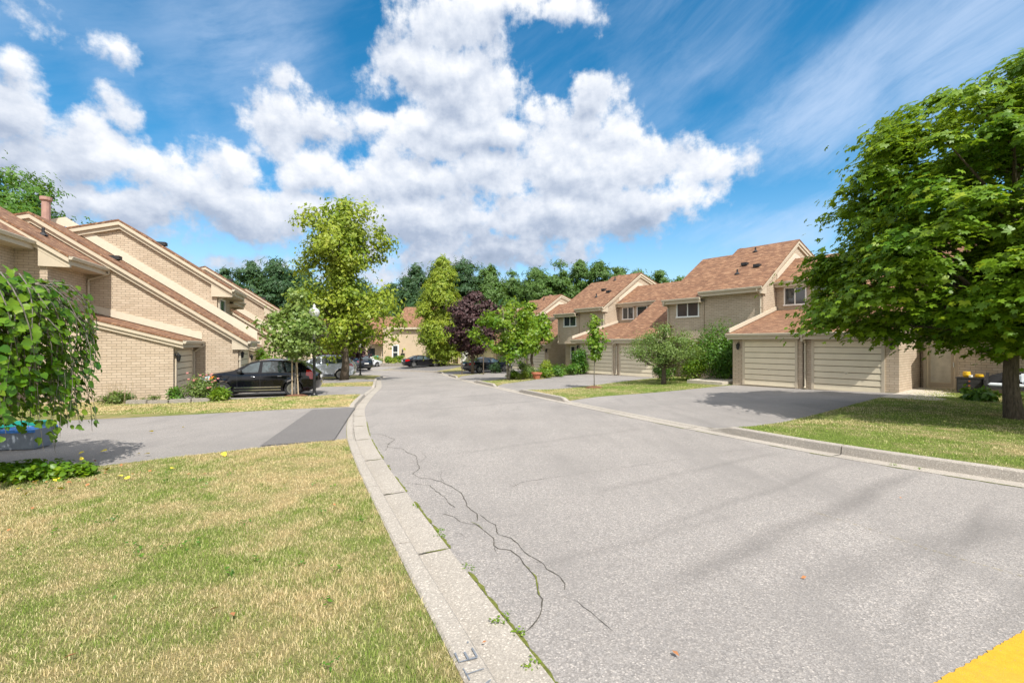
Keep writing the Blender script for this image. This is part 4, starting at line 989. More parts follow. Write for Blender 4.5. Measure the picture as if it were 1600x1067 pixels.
    def sidepatch(nm, poly, mat, off=.007, sides=(-1, 1), parent=None):
        P = [Vector(p) for p in poly]; Q = []
        for i in range(len(P)):
            a, b = P[i], P[(i+1) % len(P)]; k = max(1, int((b-a).length/.09)); Q += [a.lerp(b, q/k) for q in range(k)]
        q = delaunay_2d_cdt(Q, [(i, (i+1) % len(Q)) for i in range(len(Q))], [], 1, 1e-5)
        out = None
        for s in sides:
            mb = MB(); mb.add([(v.x, s*(hw(v.x, v.y)+off), v.y) for v in q[0]], [tuple(f) for f in q[2]])
            out = mb.build(nm, mat, parent or e, smooth=True, recalc=False)
        return out
    for w_ in K['win']: sidepatch('side_window', w_, 'car_glass')
    for s in (-1, 1):
        sidepatch('headlight', K['head'], 'lamp_clear', .01, (s,))
        if K['orange']: sidepatch('indicator', K['orange'], 'lamp_orange', .016, (s,))
        sidepatch('tail_light', K['tail'], 'lamp_red', .012, (s,))
        for hx in ((2.0, 3.0) if kind != 'suv' else (2.1, 3.12)):
            mb = MB(); y = s*(hw(hx, belt-.12)+.03); mb.tube([(hx-.10, y-s*.02, belt-.12), (hx-.06, y, belt-.115), (hx+.06, y, belt-.115), (hx+.10, y-s*.02, belt-.12)], .014, 6)
            mb.build('door_handle', 'chrome' if kind == 'hatch' else paint, e, smooth=True)
        mx = K['win'][0][0][0]+.10; y = s*(hw(mx, belt)+.02)
        mb = MB(); mb.lathe([(.03, -.10), (.085, -.08), (.10, 0), (.085, .08), (.03, .10)], (mx, y+s*.10, belt+.10), 10, axis='y'); mb.tube([(mx, y-s*.05, belt+.02), (mx, y+s*.05, belt+.07)], .02, 6)
        mb.build('wing_mirror', 'plastic_dark' if kind == 'hatch' else paint, e, smooth=True)
        # sill trim and door seams
        mb = MB(); a, b = K['wx'][0]+r+.12, K['wx'][1]-r-.12
        for (z0, z1, mt) in ((.40, .44, 0), (.29, .33, 0)) if kind == 'hatch' else ((.30, .36, 0),):
            y = s*(W+.004); y0, y1 = sorted((y, y+s*.012)); mb.box(a, b, y0-.02, y1, z0, z1)
        mb.build('sill_trim', 'chrome' if kind == 'hatch' else 'plastic_dark', e)
        mb = MB()
        for x_ in (K['win'][0][0][0]-.02, K['win'][1][0][0]-.055, K['win'][1][-1][0]+.10):
            for k in range(7):
                z0, z1 = .38+k*.085, .38+(k+1)*.085; y = hw(x_, z0)+.002; y2 = hw(x_, z1)+.002
                if z1 > belt: break
                mb.add([(x_-.005, s*y, z0), (x_+.005, s*y, z0), (x_+.005, s*y2, z1), (x_-.005, s*y2, z1)], [(0, 1, 2, 3)])
        mb.build('door_seam', 'plastic_dark', e, recalc=False)
    # glass front and back between outline points
    T = K['top']
    for nm, (a, b) in (('windscreen', K['ws']), ('rear_window', K['rg'])):
        p, q = T[a], T[b]; mb = MB(); NX, NY = 8, 10; vs = []
        # follow outline between a and b
        seg = T[a:b+1]; ln = [0]
        for u, v in zip(seg, seg[1:]): ln.append(ln[-1]+math.hypot(v[0]-u[0], v[1]-u[1]))
        for i in range(NX+1):
            d = ln[-1]*(.06+.88*i/NX)
            for j in range(len(seg)-1):
                if d <= ln[j+1]: break
            f = (d-ln[j])/(ln[j+1]-ln[j]); x = seg[j][0]+(seg[j+1][0]-seg[j][0])*f; z = seg[j][1]+(seg[j+1][1]-seg[j][1])*f
            sx = -1 if a < 8 else 1
            for k in range(NY+1):
                t = (-1+2*k/NY)*.88; c = cross(x, z, t); vs.append((c[0]+sx*.006, c[1], c[2]+.007))
        mb.add(vs, [(i*(NY+1)+k, i*(NY+1)+k+1, (i+1)*(NY+1)+k+1, (i+1)*(NY+1)+k) for i in range(NX) for k in range(NY)])
        mb.build(nm, 'car_glass', e, smooth=True, recalc=False)
    mb = MB(); mb.box(L-.02, L+.12, -.26, .26, .74, .86); mb.build('number_plate', 'white_paint', e)
    mb = MB(); mb.box(.3, L-.3, -W+.12, W-.12, .20, .32); mb.build('underbody', 'plastic_dark', e)
    for wx in K['wx']:
        for s in (-1, 1):
            y = s*(W-.10)
            mb = MB(); mb.lathe([(r*.62, -.11), (r*.93, -.11), (r, -.08), (r, .08), (r*.93, .11), (r*.62, .11)], (wx, y, r), 28, axis='y')
            ty = mb.build('tyre', 'tyre', None, smooth=False)
            we = thing('wheel', None, None, (0, 0, 0)); we.parent = e; ty.parent = we
            mb = MB(); rr_ = r*.66
            mb.lathe([(rr_, -.02), (rr_, .02), (rr_*.9, .02), (rr_*.9, -.02)], (wx, y+s*.095, r), 28, axis='y')
            mb.lathe([(.055, -.03), (.05, .012)] if s > 0 else [(.05, -.012), (.055, .03)], (wx, y+s*.10, r), 12, axis='y')
            for k in range(5):
                a = 2*math.pi*k/5+.3
                for da in (-.13, .13):
                    ca, sa = math.cos(a+da*.5), math.sin(a+da*.5); cb, sb = math.cos(a+da), math.sin(a+da)
                    mb.tube([(wx+ca*.03, y+s*.105, r+sa*.03), (wx+cb*rr_*.93, y+s*.095, r+sb*rr_*.93)], [.022, .02], 5)
            mb.build('rim', 'rim_alloy', we, smooth=False)
            MB().lathe([(rr_*.98, -.01), (rr_*.98, .01)], (wx, y+s*.03, r), 20, axis='y').build('brake_disc', 'plastic_dark', we)
    # centre the parts on the root: shift children
    for ch in e.children: ch.location.x = -L/2
    e.rotation_euler = (0, 0, heading)
    return e
def head(dx, dy): return math.atan2(-dy, -dx)     # nose lies at local -x
def zat(x, y): return zleft(x, y) if x < -3 and y < 50 else zright(x, y)
x, y = -10.65, 19.55; make_car('parked_car', 'black hatchback with orange front indicator parked on the second driveway, staked tree before it', (x, y, zleft(x, y)+.012), head(-.965, -.26), 'car_black', 'hatch')
x, y = -13.5, 32.1; make_car('parked_car', 'silver crossover parked behind the linden trunk on the left', (x, y, zleft(x, y)+.01), head(-.93, -.30), 'car_silver', 'suv')
x, y = -19.1, 58.5; make_car('parked_car', 'white saloon seen from behind near the green bin across the court', (x, y, zright(x, y)+.02), head(.55, .83), 'car_white', 'sedan')
x, y = -18.2, 53.4; make_car('parked_car', 'dark navy crossover in the court beyond the silver crossover', (x, y, zright(x, y)+.02), head(-.7, .7), 'car_navy', 'suv')
x, y = -11.2, 56.6; make_car('parked_car', 'black saloon alone on the dark apron at the end of the road', (x, y, zright(x, y)+.03), head(.86, .50), 'car_black', 'sedan')
x, y = -2.4, 43.6; make_car('parked_car', 'black saloon on a driveway behind the purple maple trunk', (x, y, zright(x, y)+.02), head(.84, .55), 'car_navy', 'sedan')

# ------------------------------------------------------------------ street lamps
def lamp_post(x, y, label, h=3.1, first=None):
    z = zat(x, y); t = thing('street_lamp', label, 'street lamp', (x, y, z), 0, 'street lamps along the left kerb')
    mb = MB(); mb.lathe([(.13, -.05), (.13, .03), (.10, .06), (.075, .10), (.065, .16), (.055, .9), (.048, h-.1), (.05, h)], (0, 0, 0), 14); mb.build('post', 'black_metal', t, smooth=False)
    mb = MB(); mb.lathe([(.05, h), (.11, h+.04), (.12, h+.09), (.09, h+.13), (.13, h+.16), (.135, h+.19)], (0, 0, 0), 16); mb.build('collar', 'black_metal', t)
    mb = MB(); mb.lathe([(.13, h+.19), (.19, h+.27), (.22, h+.38), (.215, h+.45), (.17, h+.53), (.10, h+.58), (.06, h+.60), (.05, h+.63), (.065, h+.67), (.04, h+.71), (.01, h+.76)], (0, 0, 0), 20); mb.build('globe', 'globe_glass', t, smooth=True)
    MB().box(-.07, .07, -.062, -.05, h-.72, h-.38).build('notice', 'white_paint', t); 
    return t
lamp_post(-8.32, 19.15, 'black street lamp with a glass acorn globe beside the black hatchback')
lamp_post(-12.4, 37.2, 'black street lamp behind the linden trunk, at the road bend', 3.0)


# small wooden post by the right kerb
def post(x, y, label, h):
    t = MB(); t.tube([(0, 0, -.1), (0, 0, h)], [.045, .04], 8); o = t.build('marker_post', 'bark_brown'); o.location = (x, y, zright(x, y)); return tag(o, label, 'post')
post(-4.35, 39.6, 'thin brown post standing on the right verge left of the purple maple', 1.75)
post(-2.35, 37.4, 'thin brown post on the right verge right of the purple maple trunk', 1.6)

# ------------------------------------------------------------------ porch furniture
ang = math.atan2(-RS.y, -RS.x)
def dresser():
    t = thing('dresser', 'black three drawer dresser with copper knobs against the porch wall', 'dresser', rel('R', 3.05, 24.65, -.23), ang)
    MB().box(-.36, .36, -.24, .24, .05, .60).build('carcass', 'wicker_black', t, bevel=.01); MB().box(-.39, .39, -.27, .26, .60, .635).build('top', 'wicker_black', t)
    for k in range(3):
        d = MB().box(-.33, .33, -.262, -.242, .08+k*.172, .235+k*.172).build('drawer', 'wicker_black', t)
        MB().lathe([(.012, 0), (.03, -.02), (.028, -.04)], (0, -.262, .16+k*.172), 10, axis='y').build('knob', 'copper_knob', d)
dresser()
def pot(s, c, z, r, h, mat, label, cat='pot'):
    o = MB().lathe([(r*.55, 0), (r*.9, h*.25), (r, h*.6), (r*.85, h*.9), (r*.95, h), (r*.8, h), (r*.7, h*.85)], (0, 0, 0), 16).build('glazed_pot', mat, smooth=True); o.location = rel('R', s, c, z); return tag(o, label, cat)
pot(3.15, 24.6, .405, .12, .22, 'yellow_glaze', 'taller yellow glazed pot standing on the black dresser')
pot(2.82, 24.7, .405, .13, .13, 'yellow_glaze', 'low wide yellow glazed bowl on the black dresser')
pot(3.02, 24.45, .405, .06, .10, 'white_paint', 'small white cup between the yellow pots on the dresser', 'cup')
def bench():
    t = thing('porch_bench', 'black wicker garden bench with white seat cushion behind the maple trunk', 'bench', rel('R', 1.95, 24.5, -.23), ang)
    for x in (-.66, .66):
        for y in (-.28, .28): MB().box(x-.03, x+.03, y-.03, y+.03, 0, .42).build('leg', 'wicker_black', t)
        MB().prism([(-.32, .30), (-.32, .58), (-.22, .64), (.1, .72), (.32, .84), (.32, .30)], x-.04, x+.04).build('arm', 'wicker_black', t)
    MB().box(-.7, .7, -.32, .32, .26, .38).build('seat', 'wicker_black', t)
    mb = MB(); P = [(-.7, .62), (-.55, .76), (-.25, .88), (0, .92), (.25, .88), (.55, .76), (.7, .62), (.7, .34), (-.7, .34)]
    mb.add([(x, .26, z) for x, z in P]+[(x, .33, z) for x, z in P], [tuple(range(9)), tuple(range(17, 8, -1))]+[(i, i+9, (i+1) % 9+9, (i+1) % 9) for i in range(9)]); mb.build('backrest', 'wicker_black', t)
    MB().box(-.6, .6, -.30, .24, .382, .47).build('cushion', 'cushion_white', t, bevel=.03)
    for k, x in enumerate((.0, .34)):
        o = MB().box(-.17, .17, -.05, .05, -.17, .17).build('throw_pillow', 'cushion_white', bevel=.04); v = rel('R', 1.95-x, 24.66, .46); o.location = v; o.rotation_euler = (-.25, .1*(1-2*k), ang)
        tag(o, ('white pillow in the middle of the black bench', 'white pillow at the trunk end of the black bench')[k], 'pillow', 'white pillows on the porch bench')
bench()
o = MB().box(-.28, .28, -.16, 0, -.07, .09).box(-.2, -.17, -.1, -.08, -.2, -.07).box(.17, .2, -.1, -.08, -.2, -.07).build('letterbox', 'black_metal'); o.location = rel('R', 2.65, 25.38, 1.42); o.rotation_euler = (0, 0, ang); tag(o, 'wide black letterbox fixed on the porch wall above the dresser', 'letterbox')
o = MB().lathe([(.13, 0), (.16, .3), (.12, .32)], (0, 0, 0), 12).build('bucket', 'yellow_glaze'); o.location = rel('R', 1.0, 24.1, -.23); tag(o, 'yellow bucket half hidden behind the maple trunk', 'bucket')
# clay pot in the shrub bed on the right, dark tub by the walkway
o = MB().lathe([(.20, 0), (.30, .34), (.36, .36), (.36, .46), (.30, .46), (.28, .38)], (0, 0, 0), 18).build('clay_pot', 'terracotta'); x, y = 1.65, 30.4; o.location = (x, y, zright(x, y)); tag(o, 'round terracotta pot standing in the shrub bed beyond the second driveway', 'pot')
o = MB().lathe([(.20, 0), (.28, .3), (.30, .32), (.25, .32)], (0, 0, 0), 14).build('planter_tub', 'bin_grey'); o.location = rel('R', 12.2, 25.2, -.23); tag(o, 'grey tub on the walkway between the tall bush and the garage', 'planter')

# recycling bins on the first driveway
def crate(x, y, rz, label, mat, lid=None, z0=0):
    t = thing('recycling_box', label, 'bin', (x, y, zleft(x, y)+.014+z0), rz, 'recycling boxes on the first driveway')
    mb = MB(); a, b, c, d, h = .30, .20, .34, .24, .36
    mb.add([(-a,-b,0),(a,-b,0),(a,b,0),(-a,b,0),(-c,-d,h),(c,-d,h),(c,d,h),(-c,d,h),(-c+.02,-d+.02,h),(c-.02,-d+.02,h),(c-.02,d-.02,h),(-c+.02,d-.02,h),(-a+.02,-b+.02,.03),(a-.02,-b+.02,.03),(a-.02,b-.02,.03),(-a+.02,b-.02,.03)],
       [(0,3,2,1),(0,1,5,4),(1,2,6,5),(2,3,7,6),(3,0,4,7),(4,5,9,8),(5,6,10,9),(6,7,11,10),(7,4,8,11),(8,9,13,12),(9,10,14,13),(10,11,15,14),(11,8,12,15),(12,13,14,15)])
    mb.build('tub', mat, t); r = MB(); r.box(-c-.015, c+.015, -d-.02, -d-.002, h-.05, h+.002); r.box(-c-.015, c+.015, d+.002, d+.02, h-.05, h+.002); r.build('rim', lid or mat, t)
    if lid: MB().box(-c+.03, c-.03, -d+.03, d-.03, h-.08, h-.01).build('lid', lid, t)
crate(-9.15, 8.55, .15, 'grey recycling box with blue rim under the weeping mulberry', 'bin_grey', 'bin_blue')
crate(-10.15, 8.3, .1, 'grey recycling box at the left edge beside the blue rimmed one', 'bin_grey', 'bin_blue')
crate(-10.0, 9.3, .3, 'teal box standing behind the grey boxes', 'bin_green')
def bin_(x, y, mat, label):
    t = thing('wheeled_bin', label, 'bin', (x, y, zright(x, y)+.02), .2, 'wheeled bins beside the end house')
    MB().prism([(-.28, .05), (-.34, 1.0), (.34, 1.05), (.28, .05)], -.28, .28).build('tub', mat, t); MB().prism([(-.38, 1.02), (-.30, 1.10), (.34, 1.14), (.36, 1.07)], -.31, .31).build('lid', mat, t)
bin_(-19.8, 66.4, 'bin_green', 'green wheeled bin between the white car and the end house'); bin_(-21.2, 66.6, 'car_navy', 'dark wheeled bin left of the green one')

# edging and planting beds
mb = MB(); P = [(Lp(20.9, -7.9)), (Lp(20.6, -8.9)), (Lp(20.5, -9.8))]
def edging(name, pts, label, h=.17, w=.16, mat='stone_grey', zf=zleft):
    mb = MB(); P = [Vector(p) for p in pts]
    for a, b in zip(P, P[1:]):
        n = max(1, int((b-a).length/.55)); 
        for k in range(n):
            p, q = a.lerp(b, (k+.03)/n), a.lerp(b, (k+.97)/n); t = (q-p).normalized(); nn = Vector((t.y, -t.x))*w/2; hh = h*random.uniform(.85, 1.1)
            c = [p+nn, q+nn, q-nn, p-nn]; mb.plate([(v.x, v.y) for v in c], zf(*p)-.1, zf(*p)+hh)
    return tag(mb.build(name, mat, bevel=.015), label, 'edging')
edging('bed_edging', [(-13.9, 16.4), (-12.5, 16.6), (-11.1, 16.95), (-10.9, 17.6)], 'grey stone edging of the flower bed before the low brick garage', .14)
edging('bed_retaining_stones', [(-17.6, 60.0), (-14, 58.6), (-11.2, 61.2)], 'low grey stone wall holding the bed in front of the end house', .45, .3, 'stone_grey', zright)
def heap(x, y, r, label, zf):
    mb = MB(); n = 18; mb.lathe([(r*.98, -.05), (r, .02), (r*.7, .07), (r*.3, .10), (.02, .11)], (0, 0, 0), n); o = mb.build('mulch_ring', 'mulch', smooth=True); o.location = (x, y, zf(x, y)); return tag(o, label, 'mulch', None)

# ------------------------------------------------------------------ vegetation
def lobed(n=3):
    """a maple like leaf of three pointed blades sharing the stalk end"""
    V = [(0, 0, 0)]; Fc = []
    for a, L, w in ((0, 1.0, .30), (.95, .82, .26), (-.95, .82, .26)) if n == 3 else ((0, 1.0, .26), (.75, .9, .22), (-.75, .9, .22), (1.6, .62, .18), (-1.6, .62, .18)):
        c, s = math.cos(a), math.sin(a); b = len(V)
        for (y, x, z) in ((.55*L, -w, .05), (L, 0, -.12), (.55*L, w, .05)):
            V.append((x*c+y*s, -x*s+y*c, z))
        Fc.append((0, b+2, b+1, b))
    return np.array(V), np.array(Fc)
def heart():
    # folded heart shaped leaf, two halves
    h = [(0, 0, 0), (.36, .02, .10), (.52, .28, .14), (.44, .62, .08), (.2, .9, -.02), (0, 1.1, -.12)]
    V = h+[(-x, y, z) for x, y, z in h[1:5]]; V.append((0, .5, -.02)); V = np.array(V); c = 10
    Fc = [(0, 1, 2, c), (c, 2, 3, c), (c, 3, 4, 5)]
    F = [(c, 0, 1, 2), (c, 2, 3, 4), (c, 4, 5, 9), (c, 9, 8, 7), (c, 7, 6, 0)]
    F = [(0, 1, 2, c), (c, 2, 3, 4), (c, 4, 5, 9), (c, 9, 8, 7), (0, c, 7, 6)]
    return V-np.array([0, .1, 0]), np.array(F)
def oval(w=.3):
    return np.array([(0, 0, 0), (w, .45, .06), (0, 1, -.08), (-w, .45, .06)]), np.array([(0, 1, 2, 3)])
def clump():
    """three small leaves on one twig tip, for trees farther off"""
    V = []; Fc = []
    for a, o in ((0, .2), (2.2, .1), (-2.1, .12)):
        c, s = math.cos(a), math.sin(a); b = len(V)
        for (x, y, z) in ((0, o*0, 0), (.24, .4, .08), (0, .85, -.12), (-.24, .4, .05)): V.append((x*c+y*s, -x*s+y*c, z))
        Fc.append((b, b+1, b+2, b+3))
    return np.array(V), np.array(Fc)
TPL = {'maple3': lobed(3), 'maple5': lobed(5), 'heart': heart(), 'oval': oval(), 'narrow': oval(.13), 'clump': clump()}
def leaves(name, C, Nn, size, tpl, mat, parent, kind=None, svar=.35):
    V, Fc = TPL[tpl]; n = len(C); Nn = Nn/np.linalg.norm(Nn, axis=1, keepdims=True)
    t = rng.normal(size=(n, 3)); t[:, 2] -= .55; t -= Nn*np.sum(t*Nn, 1, keepdims=True); t /= np.linalg.norm(t, axis=1, keepdims=True)+1e-9
    b = np.cross(t, Nn); sz = size*rng.uniform(1-svar, 1+svar, n)
    P = C[:, None, :]+sz[:, None, None]*(V[None, :, 0, None]*b[:, None, :]+V[None, :, 1, None]*t[:, None, :]+V[None, :, 2, None]*Nn[:, None, :])
    k = len(V); F_ = (Fc[None]+(np.arange(n)*k)[:, None, None]).reshape(-1, Fc.shape[1])
    return npmesh(name, P.reshape(-1, 3), F_, mat, parent, kind)
def prof(tab, z):
    zs = [a for a, _ in tab]; rs = [b for _, b in tab]; return np.interp(z, zs, rs)
def tree(name, label, x, y, z0, tab, trunk, leaf, n, size, tpl, lm, bm='bark_brown', cr=.5, ncl=120, group=None, lean=(0, 0), up=.55, hollow=.55, stems=1, cat='tree', squash=(1, 1), droop=0, lobes=.18, twigs=True, flat=.6, gs=.55, nr=.42):
    """tab = crown radius against height above the base; trunk = (radius at foot, height where limbs start)"""
    t = thing(name, label, cat, (x, y, z0), random.uniform(0, 6.28) if squash == (1, 1) else 0, group)
    zmin, zmax = tab[0][0], tab[-1][0]
    # cluster centres through the crown volume, most near its surface
    zs = np.linspace(zmin, zmax, 60); w = prof(tab, zs)**2+.05; w /= w.sum()
    cz = rng.choice(zs, ncl, p=w)+rng.uniform(-.5, .5, ncl)*(zmax-zmin)/60; th = rng.uniform(0, 2*np.pi, ncl)
    ph = rng.uniform(0, 6.28, 4); lob = 1+lobes*(np.sin(3*th+ph[0]+cz*1.1)+.7*np.sin(5*th+ph[1]-cz*1.9))
    rr = prof(tab, cz)*lob*np.where(rng.random(ncl) < hollow, rng.uniform(.78, 1.0, ncl), rng.uniform(.15, .85, ncl))
    rr = np.maximum(rr-cr*.85, .0)
    CC = np.stack([rr*np.cos(th)*squash[0]+lean[0]*(cz-zmin)/(zmax-zmin), rr*np.sin(th)*squash[1]+lean[1]*(cz-zmin)/(zmax-zmin), cz], 1)
    per = rng.multinomial(n, np.full(ncl, 1/ncl)); idx = np.repeat(np.arange(ncl), per)
    g = rng.normal(size=(n, 3))*gs; g[:, :2] *= rng.uniform(.7, 1.25, (n, 1)); rad = np.ones(n)
    cs = cr*rng.uniform(.65, 1.35, ncl); off = g*rad[:, None]*cs[idx][:, None]*np.array([1, 1, flat]); C = CC[idx]+off
    C[:, 2] -= droop*np.hypot(off[:, 0], off[:, 1])
    out = C.copy(); out[:, 2] = 0; out /= np.linalg.norm(out, axis=1, keepdims=True)+1e-6
    Nn = out*.45+off/(cs[idx][:, None])*.5+rng.normal(size=(n, 3))*nr; Nn[:, 2] += up
    leaves('crown', C, Nn, size, tpl, lm, t)
    # trunk and limbs
    mb = MB(); r0, hb = trunk
    for s in range(stems):
        dx, dy = (0, 0) if stems == 1 else (random.uniform(-.9, .9), random.uniform(-.7, .7))
        P = []; H = zmin+(zmax-zmin)*.88; k = 9
        for i in range(k+1):
            f = i/k; z = -.12+(H+.12)*f; wob = .0 if f < .1 else random.uniform(-1, 1)*.035*H*.3
            P.append((wob+dx*f*.8+lean[0]*max(0, z-zmin)/(zmax-zmin), wob*.7+dy*f*.8+lean[1]*max(0, z-zmin)/(zmax-zmin), z))
        rad = [r0*(1.25 if i == 0 else 1)*(1-.86*(i/k)**1.1)/(1 if stems == 1 else 1.3) for i in range(k+1)]
        mb.tube(P, rad, 10)
        if s == 0: TP, TR = P, rad
        take = rng.permutation(ncl)[:min(ncl, 70 if twigs else 16)//stems]
        for c in take:
            c = CC[c]; a0 = max(hb*.9, min(H*.86, c[2]-random.uniform(.35, .75)*np.hypot(c[0], c[1])-.1*random.random()))
            f = (a0+.12)/(H+.12)*k; i = min(k-1, int(f)); q = f-i
            st = Vector(P[i]).lerp(Vector(P[i+1]), q); en = Vector(c); mid = st.lerp(en, .5)+Vector((random.uniform(-.1, .1), random.uniform(-.1, .1), -.08-.06*(en-st).length*(1 if droop <= 0 else -1)))
            rb = max(.006, min(rad[i]*.6, .010+.016*(en-st).length)); L1 = st.lerp(mid, .5)+Vector((0, 0, -.02)); L2 = mid.lerp(en, .5)
            mb.tube([st, L1, mid, L2, en], [rb, rb*.8, rb*.6, rb*.4, rb*.15], 5, cap=False)
    mb.build('trunk', bm, t, smooth=True, recalc=False)
    return t

# big maple on the right
tree('maple_tree', 'large dense green maple on the right lawn, crown cut by the frame edge', 12.75, 11.55, zright(12.75, 11.55),
     [(1.75,.8),(2.15,2.7),(2.65,4.3),(3.2,4.85),(4.2,4.75),(5.2,4.4),(6.2,4.3),(7.0,3.9),(7.8,3.2),(8.6,2.3),(9.2,.9)], (.165, 2.2), 0, 66000, .130, 'maple5', 'leaf_maple', cr=.72, ncl=380, hollow=.7, up=1.0, lobes=.10, flat=.36, droop=.4, gs=.42, nr=.36)

# weeping mulberry at the left edge
def mulberry():
    x, y = -7.95, 5.8; z0 = zleft(x, y); t = thing('mulberry_tree', 'weeping mulberry with big glossy leaves hanging over the near lawn at the left edge', 'tree', (x, y, z0))
    cx = []; nn = []; st = MB(); st.tube([(0, 0, -.1), (.03, 0, 1.0), (.0, .05, 2.0), (.0, 0, 2.35)], [.09, .075, .07, .05], 9)
    for k in range(330):
        a = random.uniform(0, 6.28); R0 = random.choice([random.uniform(.5, 1.3), random.uniform(1.2, 1.9), random.uniform(1.6, 1.9)])*(1+.05*math.sin(3*a)); zt = 2.55+random.uniform(-.3, .30); zend = random.choice([.70, .8, .9, 1.1, .65, 1.4, 1.0])+random.uniform(-.1, .12)
        if k < 5: a = -.3+k*.16; R0 = (1.85, 1.95, 1.9, 1.75, 1.6)[k]; zend = (.50, .78, .48, .36, .42)[k]
        P = []
        for i in range(15):
            f = i/14; r_ = R0*math.sin(min(1, f*1.5)*math.pi/2)*(1+.05*math.sin(f*9+k)); z = 2.3+(zt-2.3)*math.sin(min(1, f*2.2)*math.pi/2) if f < .4 else zt-(zt-zend)*((f-.4)/.6)**1.25
            aa = a+.12*math.sin(f*5+k); P.append((r_*math.cos(aa), r_*math.sin(aa), z))
        st.tube(P, [max(.003, .016*(1-i/15)) for i in range(15)], 4, cap=False)
        for i in range(2, 15):
            for _ in range(4):
                p = P[i]; q = P[i-1]; f = random.random()
                c = [p[j]*f+q[j]*(1-f)+random.uniform(-.06, .06) for j in range(3)]; cx.append(c)
                nn.append((c[0]*.6+random.uniform(-.5, .5), c[1]*.6+random.uniform(-.5, .5), .5+random.uniform(-.3, .5)))
    # one stray shoot reaching right
    for pts in ([(1.2, 0, 2.55), (1.6, -.05, 2.66), (1.95, -.08, 2.55), (2.15, -.1, 2.3)],):
        st.tube(pts, [.008, .006, .004, .003], 4, cap=False)
        for a, b in zip(pts, pts[1:]):
            for f in (.1, .4, .7): cx.append([a[j]*(1-f)+b[j]*f for j in range(3)]); nn.append((.3, -.5, .6))
    leaves('crown', np.array(cx), np.array(nn), .080, 'heart', 'leaf_mulberry', t, svar=.45); st.build('trunk', 'bark_grey', t, smooth=True, recalc=False)
mulberry()

# left side
Y = 18.75; X = -8.9
tree('young_tree', 'young staked tree with pale variegated leaves in front of the black hatchback', X, Y, zleft(X, Y), [(1.55,.45),(2.0,1.2),(2.6,1.45),(3.1,1.3),(3.7,.75),(4.3,.3)], (.035, 1.3), 0, 4200, .115, 'maple3', 'leaf_young', 'bark_grey', cr=.34, ncl=90, hollow=.5, lobes=.15, up=.5)
for dx, lb in ((-.12, 'left'), (.14, 'right')):
    o = MB().tube([(0, 0, -.1), (.02 if dx > 0 else 0, 0, 1.75)], .028, 8).build('tree_stake', 'stake_wood'); o.location = (X+dx, Y-.08, zleft(X, Y)); o.rotation_euler = (0, -.06*(1 if dx > 0 else 0), 0)
    tag(o, 'upright pale wooden stake beside the young tree' if dx < 0 else 'slightly leaning pale wooden stake beside the young tree', 'stake', 'stakes of the young tree')
heap(X, Y, .48, 'brown mulch ring around the staked young tree by the black hatchback', zleft)
x, y = -11.3, 30.6
tree('linden_tree', 'tall yellow green linden standing left of the road, before the silver crossover', x, y, zleft(x, y), [(2.0,1.2),(3.0,2.9),(4.2,3.35),(5.4,3.0),(6.4,2.3),(7.4,2.5),(8.6,2.7),(9.8,2.75),(10.8,2.3),(11.6,1.5),(12.1,.5)], (.25, 2.6), 0, 21000, .165, 'maple3', 'leaf_linden', cr=.74, ncl=130, hollow=.55, lobes=.30, up=.35, flat=.8, droop=.2)
x, y = -17.6, 46.5
tree('purple_tree', 'low wide purple leaved tree in the left verge behind the linden', x, y, plane(x, y), [(1.2,1.2),(1.8,3.0),(3.0,3.4),(4.2,2.6),(5.2,1.0)], (.16, 1.4), 0, 6500, .26, 'maple3', 'leaf_purple', cr=.7, ncl=80)
x, y = -8.9, 58.0
tree('linden_tree', 'drooping yellow green linden at the far end of the road', x, y, zright(x, y), [(1.3,2.3),(3.0,3.5),(5.5,3.5),(8,3.3),(10,2.8),(12,2.1),(13.6,1.3),(14.6,.5)], (.42, 3.0), 0, 24000, .28, 'clump', 'leaf_linden', cr=.95, ncl=170, droop=.6, up=.3, lobes=.12)
x, y = -3.55, 41.0
tree('purple_maple', 'dark purple maple on the right verge before the black saloon', x, y, zright(x, y), [(1.9,1.0),(2.6,2.1),(4.0,2.35),(5.4,2.2),(6.6,1.6),(7.7,.5)], (.15, 2.1), 0, 13000, .19, 'maple3', 'leaf_purple', cr=.55, ncl=130, hollow=.65)
x, y = -.25, 30.0
tree('maple_tree', 'bright green open maple with grey stems on the right verge island', x, y, zright(x, y), [(1.35,.7),(2.0,1.8),(3.0,2.15),(3.9,1.85),(4.7,1.2),(5.3,.4)], (.11, 1.1), 0, 6500, .14, 'maple3', 'leaf_bright', 'bark_grey', cr=.42, ncl=80, hollow=.5, stems=3, lobes=.2)
x, y = 1.7, 39.0
tree('maple_tree', 'darker green maple behind the bright one by the third driveway', x, y, zright(x, y), [(2.0,.9),(2.8,1.9),(4.0,2.0),(5.2,1.4),(6.0,.5)], (.14, 1.9), 0, 5500, .18, 'maple3', 'leaf_maple', cr=.5, ncl=90)
x, y = 4.05, 22.4
tree('sapling', 'thin young sapling with small bright crown on the right lawn', x, y, zright(x, y), [(1.35,.3),(1.8,.55),(2.4,.6),(2.9,.4),(3.5,.12)], (.028, 1.2), 0, 1150, .115, 'maple3', 'leaf_bright', 'bark_grey', cr=.22, ncl=34, hollow=.4, lobes=.2, stems=1)
heap(x, y, .45, 'brown mulch ring under the thin sapling on the right lawn', zright)
x, y = 8.0, 24.0
tree('crabapple_tree', 'low spreading olive green crabapple on the right lawn', x, y, zright(x, y), [(1.05,1.0),(1.4,2.0),(1.9,2.2),(2.4,1.7),(3.0,.7)], (.13, .95), 0, 13000, .085, 'oval', 'leaf_olive', cr=.42, ncl=110, hollow=.5, up=.4, flat=.5, squash=(1.08, .9), lobes=.12)

